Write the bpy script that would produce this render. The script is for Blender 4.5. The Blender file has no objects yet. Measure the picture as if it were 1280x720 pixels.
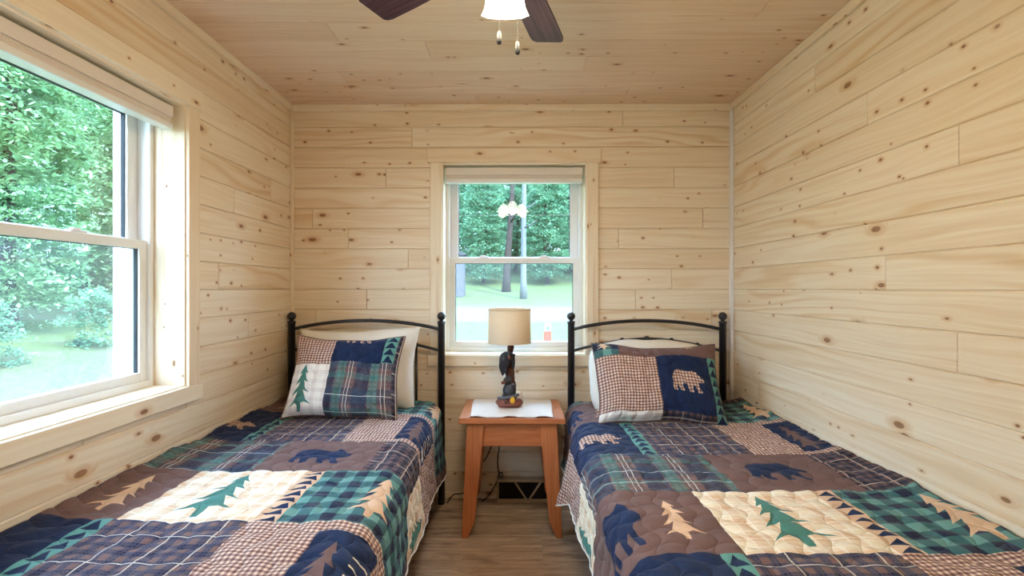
import bpy, bmesh, math, random
from mathutils import Vector, Matrix, noise as mnoise
from mathutils.geometry import delaunay_2d_cdt
random.seed(7)
PI = math.pi
SC = bpy.context.scene
COL = SC.collection

# ------------------------------------------------------------------ room measures (metres)
XL, XR = -1.385, 1.333          # left / right wall faces
YB, YF = 3.0, -1.15             # back / front wall faces
ZC = 2.428                      # ceiling
CAMZ = 1.30
ROW0, PITCH = 1.167, 0.1249     # wall board grooves
Z_HEAD, Z_SILL = 2.060, 0.893   # both windows
BW = (-0.446, 0.430)            # back window opening in x
LW = (0.906, 2.026)             # left window opening in y
LW_ADDED = (-0.92, 0.20)             # unseen left window beside the camera, added to bring in daylight


def srgb(r, g, b, a=1.0):
    def f(c):
        c /= 255.0
        return c / 12.92 if c <= 0.04045 else ((c + 0.055) / 1.055) ** 2.4
    return (f(r), f(g), f(b), a)


# ------------------------------------------------------------------ node expression helper
class E:
    def __init__(s, nt, sock): s.nt, s.s = nt, sock
    def _m(s, op, *a):
        n = s.nt.nodes.new('ShaderNodeMath'); n.operation = op
        for i, v in enumerate((s,) + a):
            if isinstance(v, E): s.nt.links.new(v.s, n.inputs[i])
            else: n.inputs[i].default_value = v
        return E(s.nt, n.outputs[0])
    def __add__(s, o): return s._m('ADD', o)
    __radd__ = __add__
    def __sub__(s, o): return s._m('SUBTRACT', o)
    def __rsub__(s, o): return (s * -1) + o
    def __mul__(s, o): return s._m('MULTIPLY', o)
    __rmul__ = __mul__
    def __truediv__(s, o): return s._m('DIVIDE', o)
    def gt(s, o): return s._m('GREATER_THAN', o)
    def lt(s, o): return s._m('LESS_THAN', o)
    def frac(s): return s._m('FRACT')
    def floor(s): return s._m('FLOOR')
    def sin(s): return s._m('SINE')
    def abs(s): return s._m('ABSOLUTE')
    def min(s, o): return s._m('MINIMUM', o)
    def max(s, o): return s._m('MAXIMUM', o)
    def pow(s, o): return s._m('POWER', o)
    def sm(s, a, b):
        n = s.nt.nodes.new('ShaderNodeMapRange'); n.interpolation_type = 'SMOOTHSTEP'
        s.nt.links.new(s.s, n.inputs['Value'])
        for k, v in (('From Min', a), ('From Max', b)):
            if isinstance(v, E): s.nt.links.new(v.s, n.inputs[k])
            else: n.inputs[k].default_value = v
        return E(s.nt, n.outputs[0])


class M:
    """a material under construction"""
    def __init__(s, name, rough=0.6, spec=0.3):
        s.m = bpy.data.materials.new(name); s.m.use_nodes = True
        s.nt = s.m.node_tree
        s.b = s.nt.nodes['Principled BSDF']
        s.out = s.nt.nodes['Material Output']
        s.b.inputs['Roughness'].default_value = rough
        s.b.inputs['Specular IOR Level'].default_value = spec
    def node(s, t, **kw):
        n = s.nt.nodes.new(t)
        for k, v in kw.items(): setattr(n, k, v)
        return n
    def link(s, a, b):
        s.nt.links.new(a.s if isinstance(a, E) else a, b)
    def uv(s, name):
        n = s.node('ShaderNodeUVMap'); n.uv_map = name
        x = s.node('ShaderNodeSeparateXYZ'); s.link(n.outputs[0], x.inputs[0])
        return E(s.nt, x.outputs[0]), E(s.nt, x.outputs[1])
    def obj(s):
        n = s.node('ShaderNodeTexCoord')
        x = s.node('ShaderNodeSeparateXYZ'); s.link(n.outputs['Object'], x.inputs[0])
        return [E(s.nt, x.outputs[i]) for i in range(3)]
    def world(s):
        n = s.node('ShaderNodeNewGeometry')
        x = s.node('ShaderNodeSeparateXYZ'); s.link(n.outputs['Position'], x.inputs[0])
        return [E(s.nt, x.outputs[i]) for i in range(3)]
    def attr(s, name):
        n = s.node('ShaderNodeAttribute'); n.attribute_name = name
        x = s.node('ShaderNodeSeparateColor'); s.link(n.outputs['Color'], x.inputs[0])
        return [E(s.nt, x.outputs[i]) for i in range(3)]
    def vec(s, a, b, c=0.0):
        n = s.node('ShaderNodeCombineXYZ')
        for i, v in enumerate((a, b, c)):
            if isinstance(v, E): s.link(v, n.inputs[i])
            else: n.inputs[i].default_value = v
        return n.outputs[0]
    def noise(s, v, scale=1.0, detail=3.0, rough=0.5, dist=0.0):
        n = s.node('ShaderNodeTexNoise')
        s.link(v, n.inputs['Vector'])
        n.inputs['Scale'].default_value = scale; n.inputs['Detail'].default_value = detail
        n.inputs['Roughness'].default_value = rough; n.inputs['Distortion'].default_value = dist
        return E(s.nt, n.outputs[0])
    def voro(s, v, scale=1.0, rnd=1.0):
        n = s.node('ShaderNodeTexVoronoi'); n.voronoi_dimensions = '2D'
        s.link(v, n.inputs['Vector']); n.inputs['Scale'].default_value = scale
        n.inputs['Randomness'].default_value = rnd
        c = s.node('ShaderNodeSeparateColor'); s.link(n.outputs['Color'], c.inputs[0])
        return E(s.nt, n.outputs['Distance']), [E(s.nt, c.outputs[i]) for i in range(3)]
    def mix(s, f, a, b, mode='MIX'):
        n = s.node('ShaderNodeMix', data_type='RGBA', blend_type=mode)
        if isinstance(f, E): s.link(f, n.inputs[0])
        else: n.inputs[0].default_value = f
        for k, v in ((6, a), (7, b)):
            if isinstance(v, (tuple, list)): n.inputs[k].default_value = v
            else: s.link(v, n.inputs[k])
        return n.outputs[2]
    def col(s, c):
        if isinstance(c, (tuple, list)): s.b.inputs['Base Color'].default_value = c
        else: s.link(c, s.b.inputs['Base Color'])
    def bump(s, h, strength=0.5, dist=0.01):
        n = s.node('ShaderNodeBump'); n.inputs['Strength'].default_value = strength
        n.inputs['Distance'].default_value = dist
        s.link(h, n.inputs['Height']); s.link(n.outputs[0], s.b.inputs['Normal'])


MATS = {}

def simple(name, c, rough=0.5, metal=0.0, spec=0.4, var=0.06, scale=25.0, bump=0.0):
    k = M(name, rough, spec)
    x, y, z = k.obj()
    n = k.noise(k.vec(x, y, z), scale, 3)
    lo = tuple(v * (1 - var) for v in c[:3]) + (1,); hi = tuple(min(1, v * (1 + var)) for v in c[:3]) + (1,)
    k.col(k.mix(n, lo, hi))
    k.b.inputs['Metallic'].default_value = metal
    if bump: k.bump(n, bump, 0.004)
    MATS[name] = k.m
    return k.m


def pine(name, base, light, knot, grain=0.7, pink=0.0, knots=1.0, rough=0.45, tint=0.15):
    """knotty pine board: per-board random tone, long grain, streaks, knots"""
    k = M(name, rough, 0.35)
    a, b = k.uv('board'); r, g, bl = k.attr('rnd')
    A = a + r * 37.0; B = b + g * 11.0
    # knots: two sizes
    d1, c1 = k.voro(k.vec(A * 3.1, B * 6.5), 1.0)
    rad1 = (c1[0] - 0.60).max(0.0) * 0.20 * knots
    k1 = 1.0 - d1.sm(rad1 * 0.75, rad1 + 0.012)
    k1 = k1 * c1[0].gt(0.66)
    halo = (1.0 - d1.sm(rad1, rad1 * 2.6 + 0.04)) * c1[0].gt(0.66)
    d2, c2 = k.voro(k.vec(A * 9.5 + 3.3, B * 14.0), 1.0)
    rad2 = (c2[1] - 0.56).max(0.0) * 0.20 * knots
    k2 = (1.0 - d2.sm(rad2 * 0.6, rad2 + 0.02)) * c2[1].gt(0.72)
    clus = k.noise(k.vec(A * 0.9, B * 2.5, 2.0), 1.0, 1).sm(0.44, 0.52)
    k2 = k2 * clus
    # grain lines bend round the knots
    w = k.noise(k.vec(A * 0.9, B * 5.0, r * 9.0), 1.0, 2)
    gr = k.noise(k.vec(A * 1.6, B * 70.0 + w * 9.0 + halo * 3.0, g * 5.0), 1.0, 4, 0.6)
    ring = ((B * 95.0 + w * 34.0 + halo * 5.0).sin() * 0.5 + 0.5).pow(2.5)
    cath = k.noise(k.vec(A * 0.55, B * 4.0, bl * 8.0), 1.0, 1).sm(0.46, 0.70)
    streak = k.noise(k.vec(A * 0.8, B * 26.0, 4.0 + r), 1.0, 2).sm(0.62, 0.76)
    c = k.mix(gr.sm(0.30, 0.70) * grain, light, base)
    dark = tuple(v * f for v, f in zip(base[:3], (0.90, 0.78, 0.58))) + (1,)
    c = k.mix(ring * cath * grain * 0.95, c, dark)
    c = k.mix(streak * 0.55 * (bl.sm(0.3, 0.8)), c, tuple(v * f for v, f in zip(base[:3], (0.82, 0.66, 0.46))) + (1,))
    # board to board tone
    c = k.mix((r - 0.5).abs() * 2.0 * tint * 1.6, c, k.mix(r.gt(0.5), tuple(v * f for v, f in zip(base[:3], (0.86, 0.74, 0.55))) + (1,), light))
    c = k.mix(halo * 0.55, c, tuple(v * f for v, f in zip(base[:3], (0.80, 0.60, 0.36))) + (1,))
    kc = k.mix(k.noise(k.vec(A * 90.0, B * 90.0), 1.0, 2), knot, tuple(v * 0.35 for v in knot[:3]) + (1,))
    c = k.mix(k1 * 0.82, c, kc)
    c = k.mix((1.0 - d2.sm(rad2, rad2 * 2.5 + 0.05)) * c2[1].gt(0.72) * clus * 0.5, c, tuple(v * f for v, f in zip(base[:3], (0.78, 0.56, 0.32))) + (1,))
    c = k.mix(k2 * 0.85, c, tuple(v * f for v, f in zip(knot[:3], (0.60, 0.42, 0.30))) + (1,))
    k.col(c)
    k.bump(gr - k1 * 0.4, 0.10, 0.002)
    MATS[name] = k.m
    return k.m


PINE_B, PINE_L, KNOT = srgb(229, 202, 167), srgb(245, 230, 207), srgb(160, 98, 50)
pine('pine_wall', PINE_B, PINE_L, KNOT)
pine('pine_ceiling', srgb(227, 190, 158), srgb(239, 213, 187), srgb(142, 84, 54), grain=0.7, knots=0.95)
pine('pine_trim', srgb(234, 209, 178), srgb(245, 230, 206), KNOT, grain=0.45, knots=0.75)


def cherry():
    k = M('cherry_wood', 0.30, 0.5)
    a, b = k.uv('board'); r, g, bl = k.attr('rnd')
    A = a + r * 9.0; B = b + g * 5.0
    gr = k.noise(k.vec(A * 4.0, B * 110.0), 1.0, 4, 0.6)
    w = k.noise(k.vec(A * 2.0, B * 12.0), 1.0, 2)
    c = k.mix(gr.sm(0.2, 0.8), srgb(168, 92, 50), srgb(200, 124, 76))
    c = k.mix(w.sm(0.45, 0.8) * 0.5, c, srgb(146, 72, 38))
    k.col(c); k.bump(gr, 0.06, 0.001)
    MATS['cherry_wood'] = k.m
cherry()


def laminate():
    k = M('oak_laminate', 0.33, 0.45)
    a, b = k.uv('board'); r, g, bl = k.attr('rnd')
    A = a + r * 23.0; B = b + g * 9.0
    w = k.noise(k.vec(A * 1.1, B * 7.0), 1.0, 3)
    gr = k.noise(k.vec(A * 3.0, B * 48.0 + w * 12.0), 1.0, 5, 0.65)
    dk = k.noise(k.vec(A * 2.6, B * 10.0, 7.0), 1.0, 4, 0.65).sm(0.50, 0.68)
    c = k.mix(gr.sm(0.25, 0.75), srgb(154, 128, 106), srgb(222, 198, 172))
    c = k.mix(dk * 0.75, c, srgb(104, 78, 62))
    c = k.mix((r - 0.5).abs() * 0.5, c, k.mix(r.gt(0.5), srgb(140, 112, 94), srgb(206, 184, 160)))
    k.col(c); k.bump(gr, 0.08, 0.001)
    MATS['oak_laminate'] = k.m
laminate()

simple('black_metal', srgb(26, 28, 36), 0.32, 0.0, 0.6, 0.1)
simple('white_vinyl', srgb(236, 234, 232), 0.35, 0, 0.5, 0.02)
simple('white_paint', srgb(238, 234, 230), 0.4, 0, 0.4, 0.02)
simple('blind_fabric', srgb(232, 220, 210), 0.6, 0, 0.3, 0.02)
simple('gasket_rubber', srgb(40, 42, 46), 0.6, 0, 0.3, 0.05)
simple('pillow_white', srgb(232, 226, 216), 0.9, 0, 0.1, 0.04, 18, 0.25)
simple('cable_rubber', srgb(18, 16, 18), 0.5, 0, 0.4, 0.1)
simple('pewter', srgb(66, 68, 72), 0.5, 0.3, 0.4, 0.35, 90)
simple('bronze_metal', srgb(70, 56, 48), 0.4, 0.8, 0.5, 0.1)
simple('register_tan', srgb(186, 160, 130), 0.45, 0.1, 0.4, 0.04)
simple('register_dark', srgb(30, 24, 22), 0.8, 0, 0.2, 0.1)
simple('bear_black', srgb(40, 38, 44), 0.5, 0, 0.4, 0.35, 160, 0.6)
simple('muzzle_brown', srgb(120, 70, 50), 0.5, 0, 0.4, 0.2, 120)
simple('carved_bark', srgb(80, 42, 28), 0.5, 0, 0.4, 0.45, 90, 0.9)
simple('carved_rock', srgb(126, 72, 58), 0.5, 0, 0.4, 0.35, 60, 0.6)
simple('hive_yellow', srgb(222, 168, 40), 0.4, 0, 0.5, 0.15, 90)
simple('driftwood', srgb(92, 96, 108), 0.6, 0, 0.3, 0.2, 90, 0.5)
simple('mattress_ticking', srgb(228, 226, 222), 0.85, 0, 0.1, 0.03)
simple('piping_white', srgb(226, 220, 212), 0.85, 0, 0.1, 0.03)
simple('trunk_dark', srgb(54, 48, 46), 0.9, 0, 0.1, 0.4, 6, 0.6)
simple('trunk_pale', srgb(94, 97, 98), 0.85, 0, 0.1, 0.22, 9, 0.4)
simple('shed_gray', srgb(78, 78, 87), 0.7, 0, 0.3, 0.04)
simple('shed_roof', srgb(62, 62, 68), 0.7, 0, 0.3, 0.1)
simple('proxy_orange', srgb(132, 52, 28), 0.5, 0, 0.4, 0.04)
simple('proxy_white', srgb(120, 120, 124), 0.5, 0, 0.4, 0.02)
simple('proxy_blue', srgb(60, 86, 124), 0.5, 0, 0.4, 0.02)
simple('brass', srgb(180, 140, 70), 0.3, 0.9, 0.5, 0.05)


def linen(name, c, sc=900.0, rough=0.85, trans=0.0):
    k = M(name, rough, 0.1)
    x, y, z = k.obj()
    wv = ((x * sc).sin() * 0.5 + 0.5) * 0.5 + ((z * sc).sin() * 0.5 + 0.5) * 0.25 + ((y * sc).sin() * 0.5 + 0.5) * 0.25
    n = k.noise(k.vec(x * 40.0, y * 40.0, z * 40.0), 1.0, 3)
    k.col(k.mix((wv * 0.5 + n * 0.5), tuple(v * 0.90 for v in c[:3]) + (1,), tuple(min(1, v * 1.07) for v in c[:3]) + (1,)))
    k.bump(wv, 0.15, 0.001)
    if trans:
        t = k.node('ShaderNodeBsdfTranslucent'); t.inputs[0].default_value = c
        mx = k.node('ShaderNodeMixShader'); mx.inputs[0].default_value = trans
        k.link(k.b.outputs[0], mx.inputs[1]); k.link(t.outputs[0], mx.inputs[2]); k.link(mx.outputs[0], k.out.inputs[0])
    MATS[name] = k.m
linen('runner_linen', srgb(226, 214, 202))
linen('shade_linen', srgb(244, 224, 196), 1400.0, 0.85, 0.35)


def fan_blade_mat():
    k = M('walnut_blade', 0.5, 0.15)
    a, b = k.uv('board')
    gr = k.noise(k.vec(a * 3.0, b * 90.0), 1.0, 4, 0.6)
    k.col(k.mix(gr.sm(0.25, 0.75), srgb(60, 42, 50), srgb(94, 68, 78)))
    MATS['walnut_blade'] = k.m
fan_blade_mat()


def lamp_glass():
    k = M('frosted_lamp_glass', 0.3, 0.5)
    k.col(srgb(250, 246, 238))
    k.b.inputs['Emission Color'].default_value = (1.0, 0.90, 0.76, 1)
    k.b.inputs['Emission Strength'].default_value = 9.0
    MATS['frosted_lamp_glass'] = k.m
    k = M('bulb_glow', 0.3, 0.5)
    k.col(srgb(255, 250, 240))
    k.b.inputs['Emission Color'].default_value = (1.0, 0.88, 0.70, 1)
    k.b.inputs['Emission Strength'].default_value = 40.0
    MATS['bulb_glow'] = k.m
lamp_glass()


def glass_pane():
    m = bpy.data.materials.new('window_glass'); m.use_nodes = True
    nt = m.node_tree; nt.nodes.clear()
    o = nt.nodes.new('ShaderNodeOutputMaterial')
    t = nt.nodes.new('ShaderNodeBsdfTransparent'); t.inputs[0].default_value = (0.93, 0.97, 0.96, 1)
    g = nt.nodes.new('ShaderNodeBsdfGlossy'); g.inputs['Roughness'].default_value = 0.0
    g.inputs[0].default_value = (1, 1, 1, 1)
    f = nt.nodes.new('ShaderNodeFresnel')
    ge = nt.nodes.new('ShaderNodeNewGeometry'); mr = nt.nodes.new('ShaderNodeMapRange')   # same sheet reflectance from both faces
    mr.inputs['To Min'].default_value = 1.52; mr.inputs['To Max'].default_value = 1 / 1.52
    nt.links.new(ge.outputs['Backfacing'], mr.inputs['Value']); nt.links.new(mr.outputs[0], f.inputs[0])
    x = nt.nodes.new('ShaderNodeMixShader')
    nt.links.new(f.outputs[0], x.inputs[0]); nt.links.new(t.outputs[0], x.inputs[1])
    nt.links.new(g.outputs[0], x.inputs[2]); nt.links.new(x.outputs[0], o.inputs[0])
    MATS['window_glass'] = m
    m = bpy.data.materials.new('screen_mesh'); m.use_nodes = True
    nt = m.node_tree; nt.nodes.clear()
    o = nt.nodes.new('ShaderNodeOutputMaterial')
    t = nt.nodes.new('ShaderNodeBsdfTransparent')
    d = nt.nodes.new('ShaderNodeBsdfDiffuse'); d.inputs[0].default_value = (0.8, 0.8, 0.82, 1)
    tl = nt.nodes.new('ShaderNodeBsdfTranslucent'); tl.inputs[0].default_value = (0.8, 0.8, 0.82, 1)
    a = nt.nodes.new('ShaderNodeMixShader'); a.inputs[0].default_value = 0.5
    x = nt.nodes.new('ShaderNodeMixShader'); x.inputs[0].default_value = 0.04
    nt.links.new(d.outputs[0], a.inputs[1]); nt.links.new(tl.outputs[0], a.inputs[2])
    nt.links.new(t.outputs[0], x.inputs[1]); nt.links.new(a.outputs[0], x.inputs[2]); nt.links.new(x.outputs[0], o.inputs[0])
    MATS['screen_mesh'] = m
glass_pane()


def leaf_mat(name, c1, c2, tr=0.35):
    k = M(name, 0.6, 0.2)
    x, y, z = k.world()
    n = k.noise(k.vec(x, y, z), 1.3, 3)
    n2 = k.noise(k.vec(x, y, z), 7.0, 2)
    c = k.mix(n.sm(0.3, 0.7), c1, c2)
    c = k.mix(n2.sm(0.5, 0.8) * 0.35, c, tuple(min(1, v * 1.4) for v in c2[:3]) + (1,))
    k.col(c)
    t = k.node('ShaderNodeBsdfTranslucent'); k.link(c, t.inputs[0])
    mx = k.node('ShaderNodeMixShader'); mx.inputs[0].default_value = tr
    k.link(k.b.outputs[0], mx.inputs[1]); k.link(t.outputs[0], mx.inputs[2]); k.link(mx.outputs[0], k.out.inputs[0])
    MATS[name] = k.m
leaf_mat('leaf_teal', srgb(80, 120, 94), srgb(118, 162, 128))
leaf_mat('leaf_green', srgb(88, 126, 86), srgb(130, 168, 114))
leaf_mat('leaf_pale', srgb(96, 136, 98), srgb(140, 176, 128))


def ground_mat():
    k = M('lawn_grass', 0.95, 0.05)
    x, y, z = k.world()
    n = k.noise(k.vec(x, y), 0.9, 4, 0.6)
    n2 = k.noise(k.vec(x, y), 9.0, 4, 0.7)
    g = k.mix(n2.sm(0.3, 0.7), srgb(58, 78, 46), srgb(92, 102, 66))
    g = k.mix(n.sm(0.45, 0.75) * 0.55, g, srgb(90, 94, 74))
    gv = k.mix(n2.sm(0.3, 0.7), srgb(84, 76, 70), srgb(104, 95, 88))
    wob = (n - 0.5) * 2.2
    band = (y + wob).sm(22.5, 24.0) * (1.0 - (y + wob).sm(27.5, 29.5))
    band2 = (1.0 - (x + wob).sm(-8.2, -7.0)) * (x + wob).sm(-11.5, -10.2)
    c = k.mix(band.max(band2 * 0.35) * (n2.sm(0.15, 0.5)), g, gv)
    mul = (1.0 - (((x + 1.5) * 0.30).pow(2.0) + ((y + wob - 34.0) * 0.55).pow(2.0)).sm(0.5, 1.3))
    c = k.mix(mul * n2.sm(0.45, 0.6) * 0.7, c, srgb(82, 68, 66))
    k.col(c)
    MATS['lawn_grass'] = k.m
ground_mat()

# ------------------------------------------------------------------ quilt fabrics
def stripe(c, period, off, width):
    return ((c + off) / period).frac().lt(width / period)


def fabric(name, fn, puff=1.0):
    k = M(name, 0.85, 0.12)
    k.b.inputs['Sheen Weight'].default_value = 0.05
    u, v = k.uv('cloth')
    c = fn(k, u, v)
    n = k.noise(k.vec(u, v), 14.0, 4, 0.6)
    if not isinstance(c, (tuple, list)):
        c = k.mix(n.sm(0.3, 0.8) * 0.05, c, (0.9, 0.88, 0.9, 1))
    else:
        c = k.mix(n.sm(0.25, 0.85) * 0.8, tuple(x * 0.88 for x in c[:3]) + (1,), tuple(min(1, x * 1.14) for x in c[:3]) + (1,))
    k.col(c)
    # stitched ogee quilting, wrinkles, weave
    p, q = 0.075, 0.15
    l1 = (((u / p) + (v * (2 * PI / q)).sin() * 0.22) * PI).sin().abs()
    l2 = (((v / p) + (u * (2 * PI / q)).sin() * 0.22) * PI).sin().abs()
    h = l1.min(l2).pow(0.45)
    wr = k.noise(k.vec(u * 22.0, v * 40.0), 1.0, 4, 0.6, 1.0)
    k.bump(h * 0.8 + wr * 0.5, 0.7 * puff, 0.011)
    MATS[name] = k.m


def check(k, u, v, p, c0, c1, c2):
    a = stripe(u, p, 10.0, p * 0.5); b = stripe(v, p, 10.0, p * 0.5)
    s = a + b
    return k.mix(s.gt(1.5), k.mix(s.gt(0.5), c0, c1), c2)

NAVY, BROWN, TAN = srgb(30, 44, 78), srgb(116, 90, 86), srgb(224, 188, 156)
TEAL, CREAM = srgb(98, 152, 144), srgb(240, 226, 200)
fabric('navy_cotton', lambda k, u, v: NAVY)
fabric('brown_cotton', lambda k, u, v: BROWN)
fabric('tan_cotton', lambda k, u, v: TAN)
fabric('teal_cotton', lambda k, u, v: TEAL)
fabric('pine_teal_cotton', lambda k, u, v: srgb(78, 130, 120))
fabric('gingham', lambda k, u, v: check(k, u, v, 0.0155, srgb(228, 204, 182), srgb(166, 130, 120), srgb(104, 74, 72)))
fabric('green_buffalo', lambda k, u, v: check(k, u, v, 0.082, srgb(102, 150, 144), srgb(56, 100, 104), srgb(26, 35, 64)))


def cream_plaid(k, u, v):
    c = CREAM
    a = stripe(u, 0.085, 10.0, 0.036); b = stripe(v, 0.085, 10.01, 0.036)
    c = k.mix((a + b) * 0.42, c, srgb(222, 182, 142))
    l = stripe(u, 0.0425, 10.0, 0.005).max(stripe(v, 0.0425, 10.0, 0.005))
    return k.mix(l * 0.6, c, srgb(252, 246, 232))
fabric('cream_plaid', cream_plaid)


def white_plaid(k, u, v):
    a = stripe(u, 0.05, 10.0, 0.02); b = stripe(v, 0.05, 10.01, 0.02)
    c = k.mix((a + b) * 0.30, srgb(240, 232, 222), srgb(196, 172, 164))
    l = stripe(u, 0.0125, 10.0, 0.003).max(stripe(v, 0.0125, 10.0, 0.003))
    return k.mix(l * 0.4, c, srgb(250, 246, 240))
fabric('white_plaid', white_plaid)


def big_plaid(k, u, v):
    a = stripe(u, 0.19, 10.0, 0.075); b = stripe(v, 0.19, 10.04, 0.08)
    c = k.mix(a * 0.8, srgb(120, 92, 88), srgb(24, 38, 70))
    c = k.mix(b * 0.55, c, srgb(34, 66, 92))
    t = stripe(u, 0.19, 10.11, 0.045) * 0.6 + stripe(v, 0.19, 10.10, 0.03) * 0.4
    c = k.mix(t * 0.85, c, srgb(70, 136, 130))
    f = stripe(u, 0.026, 10.0, 0.010).max(stripe(v, 0.026, 10.0, 0.010))
    c = k.mix(f * 0.30, c, srgb(30, 40, 66))
    l = stripe(u, 0.19, 10.03, 0.004).max(stripe(u, 0.19, 10.048, 0.003)).max(stripe(v, 0.19, 10.0, 0.004)).max(stripe(v, 0.38, 10.09, 0.003))
    return k.mix(l * 0.72, c, srgb(216, 216, 208))
fabric('teal_plaid', big_plaid)


def navy_plaid(k, u, v):
    c = check(k, u, v, 0.042, srgb(118, 88, 82), srgb(60, 58, 80), srgb(20, 32, 68))
    f = stripe(u, 0.0105, 10.0, 0.004).max(stripe(v, 0.0105, 10.0, 0.004))
    c = k.mix(f * 0.22, c, srgb(126, 110, 110))
    l = stripe(u, 0.115, 10.02, 0.0035).max(stripe(v, 0.13, 10.0, 0.0035))
    return k.mix(l * 0.8, c, srgb(226, 218, 200))
fabric('navy_plaid', navy_plaid)


def dark_plaid(k, u, v):
    c = check(k, u, v, 0.034, srgb(104, 76, 76), srgb(58, 48, 62), srgb(24, 28, 52))
    l = stripe(u, 0.10, 10.02, 0.004).max(stripe(v, 0.11, 10.0, 0.004))
    return k.mix(l * 0.7, c, srgb(214, 196, 176))
fabric('dark_plaid', dark_plaid)


# ------------------------------------------------------------------ mesh helpers
def new_bm():
    bm = bmesh.new()
    bm.loops.layers.uv.new('board'); bm.loops.layers.float_color.new('rnd')
    return bm


def obj(name, bm, mat, parent=None, smooth=False, mats=None):
    me = bpy.data.meshes.new(name)
    bm.to_mesh(me); bm.free()
    o = bpy.data.objects.new(name, me); COL.objects.link(o)
    for m in (mats or [mat]): me.materials.append(MATS[m])
    if smooth:
        for p in me.polygons: p.use_smooth = True
    if parent is not None: o.parent = parent; o.matrix_parent_inverse = parent_inv(parent)
    return o


def parent_inv(p):
    m = Matrix.Identity(4)
    q = p
    chain = []
    while q is not None:
        chain.append(q); q = q.parent
    for q in reversed(chain):
        loc = Matrix.Translation(q.location) @ q.rotation_euler.to_matrix().to_4x4()
        m = m @ (q.matrix_parent_inverse @ loc if q.parent else loc)
    return m.inverted()


def thing(name, label, cat, loc=(0, 0, 0), group=None):
    o = bpy.data.objects.new(name, None); COL.objects.link(o)
    o.location = loc; o.empty_display_size = 0.05
    o['label'] = label; o['category'] = cat
    if group: o['group'] = group
    return o


def tag(o, label, cat, group=None, kind=None):
    o['label'] = label; o['category'] = cat
    if group: o['group'] = group
    if kind: o['kind'] = kind
    return o


def struct(o):
    o['kind'] = 'structure'; return o


def put_uv(bm, faces, axis=None, rnd=None, lo=(0, 0, 0), hi=(1, 1, 1)):
    uvl = bm.loops.layers.uv['board']; cl = bm.loops.layers.float_color['rnd']
    if axis is None:
        ext = [hi[i] - lo[i] for i in range(3)]; axis = ext.index(max(ext))
    r = rnd or (random.random(), random.random(), random.random(), 1)
    for f in faces:
        f.normal_update()
        n = f.normal
        oth = [i for i in range(3) if i != axis]
        b = oth[0] if abs(n[oth[0]]) < abs(n[oth[1]]) else oth[1]
        for l in f.loops:
            l[uvl].uv = (l.vert.co[axis], l.vert.co[b]); l[cl] = r


def box(bm, lo, hi, bev=0.0, seg=1, axis=None, rnd=None):
    t = new_bm()
    g = bmesh.ops.create_cube(t, size=1.0)
    for v in g['verts']:
        v.co = Vector([lo[i] + (v.co[i] + 0.5) * (hi[i] - lo[i]) for i in range(3)])
    if bev > 0:
        bmesh.ops.bevel(t, geom=t.edges[:], offset=bev, segments=seg, affect='EDGES', profile=0.5)
    put_uv(t, t.faces, axis, rnd, lo, hi)
    append(bm, t)


def append(bm, t):
    me = bpy.data.meshes.new('tmp'); t.to_mesh(me); t.free(); bm.from_mesh(me); bpy.data.meshes.remove(me)


def prism(bm, poly, y0, y1, bev=0.003, axis=2, shear=0.0):
    """poly in (x, z), extruded from y0 to y1; shear moves y by shear*(ztop - z)"""
    t = new_bm()
    zt = max(p[1] for p in poly)
    f = [t.verts.new((x, y0 + shear * (zt - z), z)) for x, z in poly]
    b = [t.verts.new((x, y1 + shear * (zt - z), z)) for x, z in poly]
    n = len(poly)
    t.faces.new(f); t.faces.new(list(reversed(b)))
    for i in range(n):
        t.faces.new((f[i], b[i], b[(i + 1) % n], f[(i + 1) % n]))
    bmesh.ops.recalc_face_normals(t, faces=t.faces[:])
    if bev: bmesh.ops.bevel(t, geom=t.edges[:], offset=bev, segments=2, affect='EDGES')
    put_uv(t, t.faces, axis)
    append(bm, t)


def tube(bm, pts, r, seg=12, caps=True):
    pts = [Vector(p) for p in pts]
    rs = r if isinstance(r, (list, tuple)) else [r] * len(pts)
    rings = []
    prev = None
    for i, p in enumerate(pts):
        d = (pts[min(i + 1, len(pts) - 1)] - pts[max(i - 1, 0)]).normalized()
        if prev is None:
            ref = Vector((0, 0, 1)) if abs(d.z) < 0.9 else Vector((1, 0, 0))
            n = d.cross(ref).normalized()
        else:
            n = (prev - d * prev.dot(d)).normalized()
        prev = n; bnm = d.cross(n)
        rings.append([bm.verts.new(p + (n * math.cos(2 * PI * k / seg) + bnm * math.sin(2 * PI * k / seg)) * rs[i]) for k in range(seg)])
    for a, b in zip(rings, rings[1:]):
        for k in range(seg):
            bm.faces.new((a[k], a[(k + 1) % seg], b[(k + 1) % seg], b[k]))
    if caps:
        bm.faces.new(list(reversed(rings[0]))); bm.faces.new(rings[-1])


def lathe(bm, prof, c=(0, 0, 0), seg=32, wob=None, close=False):
    rings = []
    for r, z in prof:
        ring = []
        for k in range(seg):
            a = 2 * PI * k / seg
            rr = r * (1 + (wob(a, z) if wob else 0))
            ring.append(bm.verts.new((c[0] + rr * math.cos(a), c[1] + rr * math.sin(a), c[2] + z)))
        rings.append(ring)
    for a, b in zip(rings, rings[1:]):
        for k in range(seg):
            bm.faces.new((a[k], a[(k + 1) % seg], b[(k + 1) % seg], b[k]))
    if close:
        bm.faces.new(list(reversed(rings[0]))); bm.faces.new(rings[-1])


def ball(bm, c, r, seg=16, scale=None, rot=None):
    m = Matrix.Translation(Vector(c))
    if rot is not None: m = m @ rot
    s = scale or (1, 1, 1)
    m = m @ Matrix.Diagonal((s[0], s[1], s[2], 1))
    bmesh.ops.create_uvsphere(bm, u_segments=seg, v_segments=max(6, seg // 2), radius=r, matrix=m)


def arc(n, f):
    return [f(i / (n - 1)) for i in range(n)]


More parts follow.
